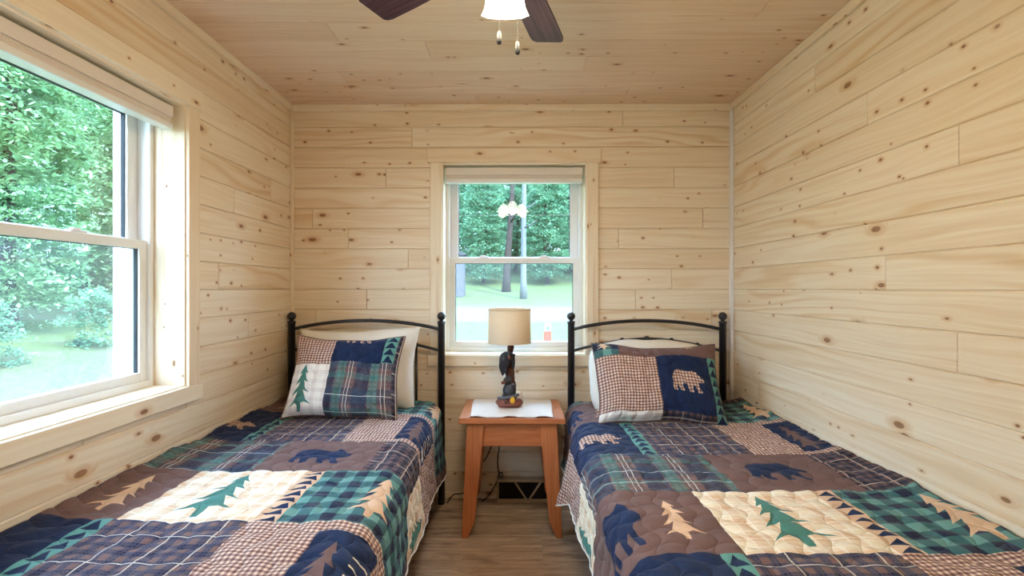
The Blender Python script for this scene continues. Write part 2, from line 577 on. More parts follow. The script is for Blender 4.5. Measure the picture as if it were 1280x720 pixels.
# ------------------------------------------------------------------ boarded surfaces
def board_rect(bm, P, a0, a1, b0, b1, rnd, w=0.0035, g=0.0045, we=0.0022):
    uvl = bm.loops.layers.uv['board']; cl = bm.loops.layers.float_color['rnd']
    o = [(a0, b0), (a1, b0), (a1, b1), (a0, b1)]
    i_ = [(a0 + we, b0 + w), (a1 - we, b0 + w), (a1 - we, b1 - w), (a0 + we, b1 - w)]
    vo = [bm.verts.new(P(a, b, -g)) for a, b in o]
    vi = [bm.verts.new(P(a, b, 0)) for a, b in i_]
    fs = [bm.faces.new(vi)] + [bm.faces.new((vo[k], vo[(k + 1) % 4], vi[(k + 1) % 4], vi[k])) for k in range(4)]
    pos = {v: c for v, c in zip(vo + vi, o + i_)}
    for f in fs:
        for l in f.loops:
            l[uvl].uv = pos[l.vert]; l[cl] = rnd


def cut(rects, holes):
    """subtract openings (a0, a1, b0, b1) from board rectangles"""
    for (h0, h1, c0, c1) in holes or []:
        out = []
        for (s, e, b0, b1) in rects:
            if not (b1 > c0 and b0 < c1 and s < h1 and e > h0): out.append((s, e, b0, b1)); continue
            if s < h0: out.append((s, h0, b0, b1))
            if e > h1: out.append((h1, e, b0, b1))
            m0, m1 = max(s, h0), min(e, h1)
            if b0 < c0: out.append((m0, m1, b0, c0))
            if b1 > c1: out.append((m0, m1, c1, b1))
        rects = out
    return rects


def boarded(name, mat, P, arange, grooves, joints, hole=None, seed=1, back=None, w=0.0042, g=0.0075):
    """P(a, b, t) -> point; t > 0 into the room. joints: {row: [a, ...]}"""
    rs = random.Random(seed)
    bm = new_bm()
    a0, a1 = arange
    for r in range(len(grooves) - 1):
        b0, b1 = grooves[r], grooves[r + 1]
        js = sorted(j for j in joints.get(r, []) if a0 + 0.1 < j < a1 - 0.1)
        if r not in joints:
            x = a0 + rs.uniform(0.4, 2.0); js = []
            while x < a1 - 0.25:
                js.append(x); x += rs.uniform(1.1, 2.6)
        ends = [a0] + js + [a1]
        for s, e in zip(ends, ends[1:]):
            rnd = (rs.random(), rs.random(), rs.random(), 1)
            for (p, q, u, v) in cut([(s, e, b0, b1)], hole): board_rect(bm, P, p, q, u, v, rnd, w, g)
    # solid core behind the boards
    gb0, gb1 = grooves[0], grooves[-1]
    for (p, q, s, e) in cut([(a0, a1, gb0, gb1)], hole):
        pts = [P(p, s, -0.007), P(q, e, -(back or 0.15))]
        lo = [min(pts[0][i], pts[1][i]) for i in range(3)]; hi = [max(pts[0][i], pts[1][i]) for i in range(3)]
        box(bm, lo, hi)
    bmesh.ops.recalc_face_normals(bm, faces=bm.faces[:])
    return struct(obj(name, bm, mat))


K0 = -math.floor(ROW0 / PITCH) - 1
wall_grooves = [ROW0 + PITCH * k for k in range(-9, 11)]
wall_grooves = [0.0] + [z for z in wall_grooves if 0.03 < z < ZC - 0.02] + [ZC]
base_k = round((wall_grooves[1] - ROW0) / PITCH)          # groove number of wall_grooves[1]


def rows(d):     # {groove number k: joints} -> list index
    return {k - base_k + 1: v for k, v in d.items()}


def xb(px): return (px - 644.3) / 203.0
back_j = rows({8: [xb(778)], 7: [xb(515)], 6: [xb(1000)], 5: [xb(482), xb(842)], 4: [2.0], 3: [xb(390), xb(878)], 2: [xb(435), xb(773)],
               1: [xb(510)], 0: [xb(839), -3], -1: [xb(394), xb(889)], -2: [-0.9], -3: [0.9], -4: [-0.6], -5: [xb(652)]})
# shift: groove 0 lies at z=1.167 (image y 387); the row above it (362-387) is row 0
back_j.update(rows({0: [xb(458), xb(794)], 1: [xb(839)], 2: [xb(510)], 3: [xb(435), xb(773)], 4: [xb(390), xb(878)], 5: [2.0],
                    6: [xb(482), xb(842)], 7: [2.0], 8: [xb(515)], 9: [xb(778)], -1: [xb(394), xb(889)]}))
boarded('wall_back', 'pine_wall', lambda a, b, t: Vector((a, YB - t, b)), (XL, XR), wall_grooves, back_j,
        hole=[(BW[0] - 0.012, BW[1] + 0.012, Z_SILL - 0.012, Z_HEAD + 0.012)], seed=11)
right_j = rows({4: [1.474], 1: [1.764], -1: [1.479], -4: [2.685], 6: [1.855], 8: [2.178], 5: [0.3], 3: [0.7], 2: [2.9], 0: [0.2], -2: [0.5], -3: [0.9], 7: [0.4]})
boarded('wall_right', 'pine_wall', lambda a, b, t: Vector((XR - t, a, b)), (YF, YB), wall_grooves, right_j, seed=23)
left_j = rows({4: [2.389], 5: [2.749], 1: [2.264], -1: [2.516], -2: [0.4], -3: [1.55], -4: [0.9], 2: [0.2], 3: [0.5], 0: [0.3], 6: [0.7], 7: [0.1], 8: [0.4]})
boarded('wall_left', 'pine_wall', lambda a, b, t: Vector((XL + t, a, b)), (YF, YB), wall_grooves, left_j,
        hole=[(w[0] - 0.012, w[1] + 0.012, Z_SILL - 0.012, Z_HEAD + 0.012) for w in (LW, LW_ADDED)], seed=37)
boarded('wall_front', 'pine_wall', lambda a, b, t: Vector((a, YF + t, b)), (XL, XR), wall_grooves, {}, seed=5)
cg = [YB - 0.1563 * k for k in range(27)]
cg = sorted([y for y in cg if y > YF + 0.02] + [YF])
nr = len(cg) - 2
ceil_j = {nr: [-0.24], nr - 1: [0.647], nr - 2: [-0.924], nr - 3: [0.35], nr - 4: [-0.413], nr - 5: [-0.807], nr - 6: [1.0]}
boarded('ceiling', 'pine_ceiling', lambda a, b, t: Vector((a, b, ZC - t)), (XL - 0.15, XR + 0.15), cg, ceil_j, seed=41, w=0.003, g=0.004)
fg = [YB - 0.235 * k - 0.205 for k in range(18)]
fg = sorted([y for y in fg if y > YF + 0.02] + [YF - 0.02, YB + 0.02])
nf = len(fg) - 2
boarded('floor', 'oak_laminate', lambda a, b, t: Vector((a, b, t)), (XL - 0.02, XR + 0.02), fg,
        {nf: [-0.29], nf - 1: [-0.9, 0.9], nf - 2: [0.135, -1.0], nf - 3: [-0.5, 0.7]}, seed=3, w=0.0022, g=0.003)

# trims
def trim(name, lo, hi, mat='pine_trim', bev=0.004):
    bm = new_bm(); box(bm, lo, hi, bev, 2)
    return struct(obj(name, bm, mat))
trim('trim_1', (XL, YB - 0.018, ZC - 0.042), (XR, YB, ZC))
trim('trim_2', (XL, YF, ZC - 0.040), (XL + 0.020, YB - 0.018, ZC))
trim('trim_3', (XR - 0.020, YF, ZC - 0.040), (XR, YB - 0.018, ZC))
trim('trim_4', (XL, YB - 0.02, 0.0), (XL + 0.02, YB, ZC - 0.042))
trim('trim_5', (XR - 0.022, YB - 0.022, 0.0), (XR, YB, ZC - 0.042), 'white_paint')


# ------------------------------------------------------------------ windows
def build_window(name, P, a0, a1, locks, far):
    """P(a, z, t): a along the wall, t outward (t < 0 stands into the room)"""
    z0, z1 = Z_SILL, Z_HEAD
    root = bpy.data.objects.new(name, None); COL.objects.link(root)
    root.location = P((a0 + a1) / 2, z0, 0); struct(root)

    def lb(bm, A0, A1, B0, B1, T0, T1, bev=0.0, seg=1):
        p, q = P(A0, B0, T0), P(A1, B1, T1)
        box(bm, [min(p[i], q[i]) for i in range(3)], [max(p[i], q[i]) for i in range(3)], bev, seg)

    def part(n, m, rects, bev=0.0, par=None, seg=1):
        bm = new_bm()
        for r in rects: lb(bm, *r, bev, seg)
        return obj(n, bm, m, par or root)
    cw = 0.072
    D = 0.126
    # pine jamb liner
    part('jamb', 'pine_trim', [(a0 - 0.014, a0, z0, z1, -0.002, D + 0.02)])
    part('jamb', 'pine_trim', [(a1, a1 + 0.014, z0, z1, -0.002, D + 0.02)])
    part('head_jamb', 'pine_trim', [(a0 - 0.014, a1 + 0.014, z1, z1 + 0.014, -0.002, D + 0.02)])
    part('sill', 'pine_trim', [(a0 - 0.014, a1 + 0.014, z0 - 0.014, z0, -0.002, D + 0.02)])
    # casing
    part('side_casing', 'pine_trim', [(a0 - 0.006 - cw, a0 - 0.006, z0 - 0.006, z1 + 0.008, -0.019, 0.0)], 0.0025)
    part('side_casing', 'pine_trim', [(a1 + 0.006, a1 + 0.006 + cw, z0 - 0.006, z1 + 0.008, -0.019, 0.0)], 0.0025)
    part('head_casing', 'pine_trim', [(a0 - 0.022 - cw, a1 + 0.022 + cw, z1 + 0.008, z1 + 0.095, -0.022, 0.0)], 0.0025)
    part('bottom_casing', 'pine_trim', [(a0 - 0.022 - cw, a1 + 0.022 + cw, z0 - 0.072, z0 - 0.005, -0.021, 0.0)], 0.0025)
    # vinyl unit
    fw = 0.022
    zm = z0 + (z1 - z0) * 0.497          # meeting rail
    part('window_frame', 'white_vinyl', [(a0, a0 + fw, z0, z1, D, D + 0.10), (a1 - fw, a1, z0, z1, D, D + 0.10),
                                        (a0 + fw, a1 - fw, z1 - 0.03, z1, D, D + 0.10), (a0 + fw, a1 - fw, z0, z0 + 0.028, D, D + 0.10)], 0.002)

    part('exterior_trim', 'white_vinyl', [(a0 - 0.05, a0 + 0.012, z0 - 0.03, z1 + 0.05, D + 0.10, D + 0.165), (a1 - 0.012, a1 + 0.05, z0 - 0.03, z1 + 0.05, D + 0.10, D + 0.165)], 0.003)

    def sash(nm, b0, b1, t0, st, rt, rb, inset):
        A0, A1 = a0 + inset, a1 - inset
        s = part(nm, 'white_vinyl', [(A0, A0 + st, b0, b1, t0, t0 + 0.034), (A1 - st, A1, b0, b1, t0, t0 + 0.034),
                                     (A0 + st, A1 - st, b1 - rt, b1, t0, t0 + 0.034), (A0 + st, A1 - st, b0, b0 + rb, t0, t0 + 0.034)], 0.003, None, 2)
        part('pane', 'window_glass', [(A0 + st - 0.004, A1 - st + 0.004, b0 + rb - 0.004, b1 - rt + 0.004, t0 + 0.016, t0 + 0.0165)], 0, s)
        g = 0.003
        part('gasket', 'gasket_rubber', [(A0 + st, A0 + st + g, b0 + rb, b1 - rt, t0 + 0.010, t0 + 0.026), (A1 - st - g, A1 - st, b0 + rb, b1 - rt, t0 + 0.010, t0 + 0.026),
                                         (A0 + st, A1 - st, b1 - rt - g * 0.6, b1 - rt, t0 + 0.010, t0 + 0.026)], 0, s)
        return s
    up = sash('upper_sash', zm - 0.004, z1 - 0.028, D + 0.052, 0.052, 0.030, 0.034, fw)
    lo = sash('lower_sash', z0 + 0.026, zm + 0.022, D + 0.014, 0.040, 0.036, 0.036, fw - 0.004)
    for a in locks:
        bm = new_bm(); lb(bm, a - 0.034, a + 0.034, zm + 0.022, zm + 0.031, D + 0.020, D + 0.044, 0.003, 2)
        lb(bm, a - 0.020, a + 0.012, zm + 0.030, zm + 0.039, D + 0.024, D + 0.040, 0.003, 2)
        obj('sash_lock', bm, 'white_vinyl', lo)
    part('insect_screen', 'screen_mesh', [(a0 + fw, a1 - fw, z0 + 0.028, zm, D + 0.092, D + 0.0925)])
    return root


PB = lambda a, z, t: Vector((a, YB + t, z))
PLW = lambda a, z, t: Vector((XL - t, a, z))
build_window('window_2', PB, BW[0], BW[1], (-0.205, 0.19), False)
build_window('window_1', PLW, LW[0], LW[1], (1.235, 1.70), True)
build_window('added_window', PLW, LW_ADDED[0], LW_ADDED[1], (-0.55, -0.17), True)  # unseen window, added to throw cool daylight on the right wall and beds


def build_blind(P, a0, a1, label):
    c = P((a0 + a1) / 2, Z_HEAD - 0.1, 0.06)
    root = thing('cellular_blind', label, 'blind', c)

    def lb(nm, m, B0, B1, T0, T1, bev, e=0.0):
        bm = new_bm()
        p, q = P(a0 + e, B0, T0), P(a1 - e, B1, T1)
        box(bm, [min(p[i], q[i]) for i in range(3)], [max(p[i], q[i]) for i in range(3)], bev, 2)
        return obj(nm, bm, m, root)
    z1 = Z_HEAD - 0.0105
    lb('head_rail', 'blind_fabric', z1 - 0.046, z1, 0.028, 0.082, 0.004)
    bm = new_bm()
    for k in range(4):
        p, q = P(a0 + 0.003, z1 - 0.046 - 0.006 * (k + 1), 0.036), P(a1 - 0.003, z1 - 0.046 - 0.006 * k, 0.074)
        box(bm, [min(p[i], q[i]) for i in range(3)], [max(p[i], q[i]) for i in range(3)], 0.0026, 2)
    obj('pleat_stack', bm, 'blind_fabric', root)
    lb('bottom_rail', 'white_vinyl', z1 - 0.094, z1 - 0.070, 0.030, 0.080, 0.004)
build_blind(PB, BW[0] + 0.012, BW[1] - 0.012, 'pale raised pleated blind across the top of the small back window')
build_blind(PLW, LW[0] + 0.012, LW[1] - 0.022, 'long pale raised pleated blind across the top of the big left window')


# ------------------------------------------------------------------ ceiling fan
FX, FY = -0.030, 1.28
fan = thing('ceiling_fan', 'dark bladed ceiling fan with lit white glass bell shades and two pull chains', 'ceiling fan', (FX, FY, ZC))
bm = new_bm(); lathe(bm, [(0.001, 0), (0.068, 0), (0.066, -0.02), (0.045, -0.05), (0.02, -0.058), (0.014, -0.06), (0.014, -0.10)], (FX, FY, ZC), 32)
obj('canopy', bm, 'bronze_metal', fan, True)
bm = new_bm(); lathe(bm, [(0.014, 0.10), (0.05, 0.095), (0.095, 0.07), (0.105, 0.03), (0.10, 0.0), (0.075, -0.02), (0.06, -0.03), (0.055, -0.05), (0.03, -0.06), (0.001, -0.06)], (FX, FY, 2.23), 36)
obj('motor_housing', bm, 'bronze_metal', fan, True)
for k in range(5):
    ang = math.radians(90 - 16.5 + 72 * k)
    ca, sa = math.cos(ang), math.sin(ang)
    bm = new_bm(); uvl = bm.loops.layers.uv['board']
    prof = [(0.155, 0.044), (0.20, 0.050), (0.30, 0.056), (0.40, 0.060), (0.505, 0.062), (0.525, 0.058), (0.535, 0.046)]
    prof2 = [(0.155, -0.044), (0.20, -0.050), (0.30, -0.056), (0.40, -0.060), (0.495, -0.062), (0.518, -0.058), (0.528, -0.048)]
    out = prof + list(reversed(prof2))
    tilt = math.radians(11)
    def pt(x, y, z):
        y2 = y * math.cos(tilt) - z * math.sin(tilt); z2 = y * math.sin(tilt) + z * math.cos(tilt)
        return (FX + x * ca - y2 * sa, FY + x * sa + y2 * ca, 2.205 + z2)
    t_ = [bm.verts.new(pt(x, y, 0.003)) for x, y in out]; b_ = [bm.verts.new(pt(x, y, -0.003)) for x, y in out]
    f1 = bm.faces.new(t_); f2 = bm.faces.new(list(reversed(b_)))
    for i in range(len(out)):
        j = (i + 1) % len(out); bm.faces.new((t_[i], b_[i], b_[j], t_[j]))
    loc = {v: p for v, p in zip(t_ + b_, out + out)}
    for f in bm.faces:
        for l in f.loops: l[uvl].uv = (loc[l.vert][0] + k, loc[l.vert][1])
    bmesh.ops.recalc_face_normals(bm, faces=bm.faces[:])
    bl = obj('blade', bm, 'walnut_blade', fan)
    bm = new_bm()
    tube(bm, [(FX + r * ca, FY + r * sa, z) for r, z in ((0.085, 2.222), (0.12, 2.216), (0.16, 2.212), (0.21, 2.212))], [0.016, 0.012, 0.012, 0.016], 10)
    obj('blade_iron', bm, 'bronze_metal', bl, True)
# light kit
bm = new_bm(); lathe(bm, [(0.001, 0.0), (0.05, 0.0), (0.052, -0.02), (0.045, -0.04), (0.02, -0.05), (0.001, -0.05)], (FX, FY, 2.175), 32)
obj('light_fitter', bm, 'bronze_metal', fan, True)
for k in range(3):
    ang = math.radians(90 + 120 * k)
    ca, sa = math.cos(ang), math.sin(ang)
    bm = new_bm()
    tube(bm, [(FX + 0.03 * ca, FY + 0.03 * sa, 2.160), (FX + 0.07 * ca, FY + 0.07 * sa, 2.176), (FX + 0.092 * ca, FY + 0.092 * sa, 2.180)], 0.01, 10)
    arm = obj('lamp_arm', bm, 'bronze_metal', fan, True)
    # bell shade tilted outwards
    bm = new_bm()
    prof = [(0.020, 0.0), (0.030, -0.008), (0.042, -0.024), (0.050, -0.045), (0.055, -0.070), (0.058, -0.088), (0.063, -0.100), (0.066, -0.106),
            (0.063, -0.105), (0.056, -0.088), (0.053, -0.070), (0.048, -0.045), (0.040, -0.025), (0.028, -0.010)]
    lathe(bm, prof, (0, 0, 0), 48, wob=lambda a, z: 0.045 * math.cos(8 * a) * max(0, (-z - 0.07) / 0.036))
    tl = math.radians(20)
    R = Matrix.Translation((FX + 0.090 * ca, FY + 0.090 * sa, 2.186)) @ Matrix.Rotation(ang, 4, 'Z') @ Matrix.Rotation(-tl, 4, 'Y')
    bmesh.ops.transform(bm, matrix=R, verts=bm.verts[:])
    sh = obj('glass_shade', bm, 'frosted_lamp_glass', fan, True)
    bm = new_bm(); ball(bm, R @ Vector((0, 0, -0.055)), 0.021, 16, (1, 1, 1.25))
    obj('bulb', bm, 'bulb_glow', sh, True)
    L = bpy.data.lights.new('fan_bulb_light', 'POINT'); L.energy = 10.5; L.color = (1.0, 0.79, 0.52); L.shadow_soft_size = 0.035
    lo_ = bpy.data.objects.new('fan_bulb_light', L); COL.objects.link(lo_)
    lo_.location = R @ Vector((0, 0, -0.108)); lo_.parent = fan; lo_.matrix_parent_inverse = parent_inv(fan)
for (x, y, zb) in ((-0.0425, 1.275, 1.937), (0.0055, 1.275, 1.910)):
    bm = new_bm()
    n = 46
    zt = 2.13
    for i in range(n):
        z = zb + 0.03 + (zt - zb - 0.03) * i / (n - 1)
        bmesh.ops.create_icosphere(bm, subdivisions=1, radius=0.0017, matrix=Matrix.Translation((x, y, z)))
    tube(bm, [(x, y, zb + 0.03), (x, y, zt)], 0.0006, 5)
    ch = obj('pull_chain', bm, 'pewter', fan, True)
    bm = new_bm(); lathe(bm, [(0.0005, 0.036), (0.004, 0.034), (0.0065, 0.028), (0.0075, 0.018), (0.0072, 0.008), (0.005, 0.002), (0.0005, 0.0)], (x, y, zb), 16)
    obj('chain_pull', bm, 'pewter', ch, True)


# ------------------------------------------------------------------ nightstand
NX = -0.018
ns = thing('nightstand', 'cherry wood nightstand with splayed tapered legs between the two beds', 'nightstand', (NX, 2.735, 0))
bm = new_bm(); box(bm, (NX - 0.277, 2.52, 0.595), (NX + 0.277, 2.955, 0.625), 0.004, 2); obj('table_top', bm, 'cherry_wood', ns)
for sx in (-1, 1):
    for (y0, sh) in ((2.545, -0.03), (2.895, 0.03)):
        poly = [(NX + sx * 0.235, 0.595), (NX + sx * 0.144, 0.595), (NX + sx * 0.194, 0.085), (NX + sx * 0.232, 0.0), (NX + sx * 0.262, 0.0)]
        bm = new_bm(); prism(bm, poly, y0, y0 + 0.036, 0.003, 2, sh); obj('leg', bm, 'cherry_wood', ns)
bm = new_bm(); box(bm, (NX - 0.160, 2.553, 0.470), (NX + 0.160, 2.573, 0.595), 0.002); obj('apron', bm, 'cherry_wood', ns)
bm = new_bm(); box(bm, (NX - 0.160, 2.905, 0.470), (NX + 0.160, 2.925, 0.595), 0.002); obj('apron', bm, 'cherry_wood', ns)
for sx in (-1, 1):
    bm = new_bm(); box(bm, (min(NX + sx * 0.175, NX + sx * 0.195), 2.581, 0.470), (max(NX + sx * 0.175, NX + sx * 0.195), 2.894, 0.595), 0.002); obj('apron', bm, 'cherry_wood', ns)

# linen runner with a scalloped edge that curls at the front
bm = new_bm()
N, Mv = 60, 26
x0, x1, ya, yb = -0.244, 0.205, 2.526, 2.952
g = []
for j in range(Mv + 1):
    row = []
    for i in range(N + 1):
        fx, fy = i / N, j / Mv
        x = x0 + (x1 - x0) * fx + 0.006 * math.sin(5 * fy + 1) * (1 - 2 * fx)
        y = ya + (yb - ya) * fy
        sc = abs(math.sin(fx * PI * 11)) ** 0.7
        y += 0.007 * (1 - sc) * (1 - fy) ** 6
        z = 0.6262 + 0.0012 * mnoise.noise(Vector((x * 20, y * 20, 1)))
        if fy < 0.08:
            z += 0.007 * max(0, math.sin(fx * PI * 5.0 + 0.4)) * (1 - fy / 0.08) + 0.001
        row.append(bm.verts.new((x, y, z + 0.001)))
    g.append(row)
for j in range(Mv):
    for i in range(N): bm.faces.new((g[j][i], g[j][i + 1], g[j + 1][i + 1], g[j + 1][i]))
rn = obj('table_runner', bm, 'runner_linen', None, True)
md = rn.modifiers.new('thick', 'SOLIDIFY'); md.thickness = 0.0015; md.offset = 1
tag(rn, 'off white linen cloth laid over the top of the nightstand', 'table runner')


# ------------------------------------------------------------------ bear lamp
LX, LY, LZ = -0.038, 2.775, 0.6295
lamp = thing('table_lamp', 'carved bear table lamp with a tan drum shade on the nightstand', 'table lamp', (LX, LY, LZ))


def blob(name, mat, parts, parent, voxel=0.0035, extra=None):
    """ellipsoids fused into one continuous surface: (centre, radii, rot_xyz degrees)"""
    bm = new_bm()
    for p in parts:
        c, r = p[0], p[1]
        rot = Matrix.Identity(4)
        if len(p) > 2:
            from mathutils import Euler
            rot = Euler([math.radians(a) for a in p[2]]).to_matrix().to_4x4()
        ball(bm, (LX + c[0], LY + c[1], LZ + c[2]), 1.0, 16, r, rot)
    o = obj(name, bm, mat, parent, True)
    m = o.modifiers.new('fuse', 'REMESH'); m.mode = 'VOXEL'; m.voxel_size = voxel; m.use_smooth_shade = True
    s = o.modifiers.new('soft', 'SMOOTH'); s.factor = 0.5; s.iterations = 3
    return o

# rock base
bm = new_bm()
ball(bm, (LX + 0.004, LY - 0.01, LZ + 0.022), 1.0, 24, (0.074, 0.060, 0.038))
for v in bm.verts:
    n = mnoise.noise(v.co * 45) * 0.008
    v.co += (v.co - Vector((LX, LY, LZ + 0.02))).normalized() * n
    v.co.z = max(v.co.z, LZ + 0.0005)
base = obj('rock_base', bm, 'carved_rock', lamp, True)
# trunk
bm = new_bm()
pts = []; rad = []
for i in range(26):
    t = i / 25
    z = LZ + 0.03 + t * 0.345
    pts.append((LX + 0.002 + 0.012 * t + 0.006 * math.sin(t * 7), LY + 0.005 + 0.004 * math.sin(t * 5), z))
    rad.append(0.034 - 0.018 * min(1, t * 1.2) + 0.003 * math.sin(t * 31))
tube(bm, pts, rad, 14)
for v in bm.verts: v.co += Vector((mnoise.noise(v.co * 70), mnoise.noise(v.co * 70 + Vector((9, 0, 0))), 0)) * 0.004
obj('tree_trunk', bm, 'carved_bark', lamp, True)
# upper bear hangs on the left front of the trunk, head turned to the viewer
b1 = blob('bear_figure', 'bear_black', [
    ((-0.018, -0.022, 0.262), (0.036, 0.028, 0.048), (0, -8, 0)),      # back / body
    ((-0.032, -0.012, 0.236), (0.024, 0.026, 0.048), (0, 6, 0)),       # haunch
    ((0.001, -0.040, 0.290), (0.024, 0.022, 0.024)),                   # head
    ((-0.017, -0.034, 0.307), (0.007, 0.005, 0.008)), ((0.015, -0.034, 0.307), (0.007, 0.005, 0.008)),
    ((0.020, -0.020, 0.286), (0.020, 0.012, 0.012), (0, -30, 0)),      # arm to the trunk
    ((0.027, -0.016, 0.246), (0.010, 0.012, 0.042), (0, 3, 0)),        # arm down the trunk
    ((-0.034, -0.014, 0.198), (0.011, 0.014, 0.026)),                  # leg
    ((-0.014, -0.028, 0.206), (0.010, 0.012, 0.026))], lamp)
bm = new_bm(); ball(bm, (LX + 0.004, LY - 0.058, LZ + 0.282), 1.0, 14, (0.010, 0.011, 0.009)); obj('muzzle', bm, 'muzzle_brown', b1, True)
# lower bear climbs, head turned left
b2 = blob('bear_figure', 'bear_black', [
    ((0.006, -0.030, 0.090), (0.034, 0.028, 0.048), (0, 8, 0)),        # body
    ((-0.006, -0.034, 0.148), (0.026, 0.022, 0.023)),                  # head
    ((-0.012, -0.030, 0.170), (0.006, 0.005, 0.007)), ((0.013, -0.028, 0.168), (0.006, 0.005, 0.007)),
    ((-0.020, -0.034, 0.108), (0.011, 0.012, 0.030), (0, 20, 0)),      # arm
    ((0.030, -0.026, 0.100), (0.012, 0.012, 0.034), (0, -6, 0)),
    ((-0.022, -0.034, 0.062), (0.017, 0.018, 0.026), (0, 18, 0)),      # legs
    ((0.028, -0.034, 0.060), (0.017, 0.018, 0.026), (0, -12, 0))], lamp)
bm = new_bm(); ball(bm, (LX - 0.030, LY - 0.044, LZ + 0.140), 1.0, 14, (0.013, 0.011, 0.010)); obj('muzzle', bm, 'muzzle_brown', b2, True)
bm = new_bm()
tube(bm, [(LX - 0.062, LY - 0.050, LZ + 0.056), (LX - 0.02, LY - 0.062, LZ + 0.058), (LX + 0.03, LY - 0.060, LZ + 0.068), (LX + 0.056, LY - 0.046, LZ + 0.074)], [0.007, 0.008, 0.008, 0.009], 10)
obj('branch', bm, 'driftwood', lamp, True)
bm = new_bm(); ball(bm, (LX + 0.022, LY - 0.064, LZ + 0.046), 1.0, 16, (0.015, 0.012, 0.020))
for v in bm.verts: v.co += (v.co - Vector((LX + 0.022, LY - 0.064, v.co.z))) * 0.10 * math.sin((v.co.z - LZ) * 900)
obj('beehive', bm, 'hive_yellow', lamp, True)
bm = new_bm(); ball(bm, (LX - 0.012, LY - 0.062, LZ + 0.040), 1.0, 14, (0.014, 0.011, 0.014)); obj('pine_cone', bm, 'carved_bark', lamp, True)
# socket, harp, drum shade
bm = new_bm(); lathe(bm, [(0.001, 0), (0.014, 0), (0.016, 0.02), (0.012, 0.05), (0.001, 0.052)], (LX + 0.013, LY, LZ + 0.375), 20); obj('socket', bm, 'brass', lamp, True)
SXc, SZ0, SZ1 = LX + 0.004, LZ + 0.358, LZ + 0.552
bm = new_bm()
lathe(bm, [(0.1225, 0.0), (0.1195, SZ1 - SZ0), (0.1180, SZ1 - SZ0), (0.1210, 0.0), (0.1225, 0.0)], (SXc, LY, SZ0), 64)
sh = obj('drum_shade', bm, 'shade_linen', lamp, True)
for (zz, rr) in ((SZ0 + 0.0045, 0.1228), (SZ1 - 0.0045, 0.1198)):
    bm = new_bm(); lathe(bm, [(rr, -0.0045), (rr + 0.0012, -0.004), (rr + 0.0010, 0.004), (rr, 0.0045)], (SXc, LY, zz), 64); obj('shade_band', bm, 'shade_linen', sh, True)
bm = new_bm()
tube(bm, [(SXc - 0.118, LY, SZ1 - 0.02), (SXc, LY, SZ1 - 0.012), (SXc + 0.118, LY, SZ1 - 0.02)], 0.0018, 8)
tube(bm, [(SXc, LY - 0.118, SZ1 - 0.02), (SXc, LY, SZ1 - 0.012), (SXc, LY + 0.118, SZ1 - 0.02)], 0.0018, 8)
tube(bm, arc(21, lambda t: (SXc + 0.045 * math.sin(t * PI * 2), LY, LZ + 0.40 + 0.14 * (0.5 - 0.5 * math.cos(t * PI * 2)))), 0.0018, 8)
obj('harp', bm, 'brass', sh, True)

# cords on the wall and floor behind the nightstand
def cord(pts, label, r=0.0036):
    # smooth with catmull-rom
    P_ = [Vector(p) for p in pts]; out = []
    for i in range(len(P_) - 1):
        p0, p1, p2, p3 = P_[max(i - 1, 0)], P_[i], P_[i + 1], P_[min(i + 2, len(P_) - 1)]
        for k in range(8):
            t = k / 8
            out.append(0.5 * ((2 * p1) + (p2 - p0) * t + (2 * p0 - 5 * p1 + 4 * p2 - p3) * t * t + (3 * p1 - p0 - 3 * p2 + p3) * t ** 3))
    out.append(P_[-1])
    bm = new_bm(); tube(bm, out, r, 8)
    return tag(obj('power_cord', bm, 'cable_rubber', None, True), label, 'cord')
cord([(-0.020, 2.84, 0.634), (-0.035, 2.90, 0.6335), (-0.055, 2.948, 0.632), (-0.06, 2.968, 0.60), (-0.088, 2.975, 0.42), (-0.095, 2.975, 0.36), (-0.108, 2.965, 0.25), (-0.098, 2.960, 0.165), (-0.082, 2.960, 0.150), (-0.080, 2.96, 0.175),
      (-0.098, 2.962, 0.172), (-0.115, 2.960, 0.120), (-0.155, 2.955, 0.05), (-0.20, 2.95, 0.006)], 'black lamp cord with a small loop hanging down to the floor register')
cord([(-0.128, 2.975, 0.50), (-0.140, 2.975, 0.36), (-0.175, 2.97, 0.27), (-0.21, 2.968, 0.22), (-0.235, 2.968, 0.12), (-0.27, 2.965, 0.075), (-0.33, 2.96, 0.05), (-0.37, 2.95, 0.05), (-0.40, 2.95, 0.02), (-0.41, 2.93, 0.006)],
     'black cord running left behind the nightstand leg towards the left bed')

# wall register
vent = thing('floor_register', 'low tan metal air register at the bottom of the wall behind the nightstand', 'register', (0.07, 2.97, 0))
VX0, VX1, VZ1, VY = -0.112, 0.262, 0.142, 2.935
bm = new_bm(); box(bm, (VX0 + 0.006, VY + 0.008, 0.012), (VX1 - 0.006, YB - 0.001, VZ1 - 0.012), 0.002); obj('duct_box', bm, 'register_dark', vent)
bm = new_bm()
box(bm, (VX0, VY, VZ1 - 0.014), (VX1, YB - 0.001, VZ1), 0.003); box(bm, (VX0, VY, 0.003), (VX1, YB - 0.001, 0.028), 0.003)
box(bm, (VX0, VY, 0.028), (VX0 + 0.012, YB - 0.001, VZ1 - 0.014), 0.002); box(bm, (VX1 - 0.012, VY, 0.028), (VX1, YB - 0.001, VZ1 - 0.014), 0.002)
obj('register_frame', bm, 'register_tan', vent)
vc = (VX0 + VX1) / 2
for s in (-1, 1):
    bm = new_bm()
    poly = [(vc + s * 0.004, 0.028), (vc + s * 0.016, 0.028), (vc + s * 0.084, VZ1 - 0.014), (vc + s * 0.070, VZ1 - 0.014)]
    prism(bm, poly, VY + 0.001, VY + 0.008, 0.001); obj('brace', bm, 'register_tan', vent)


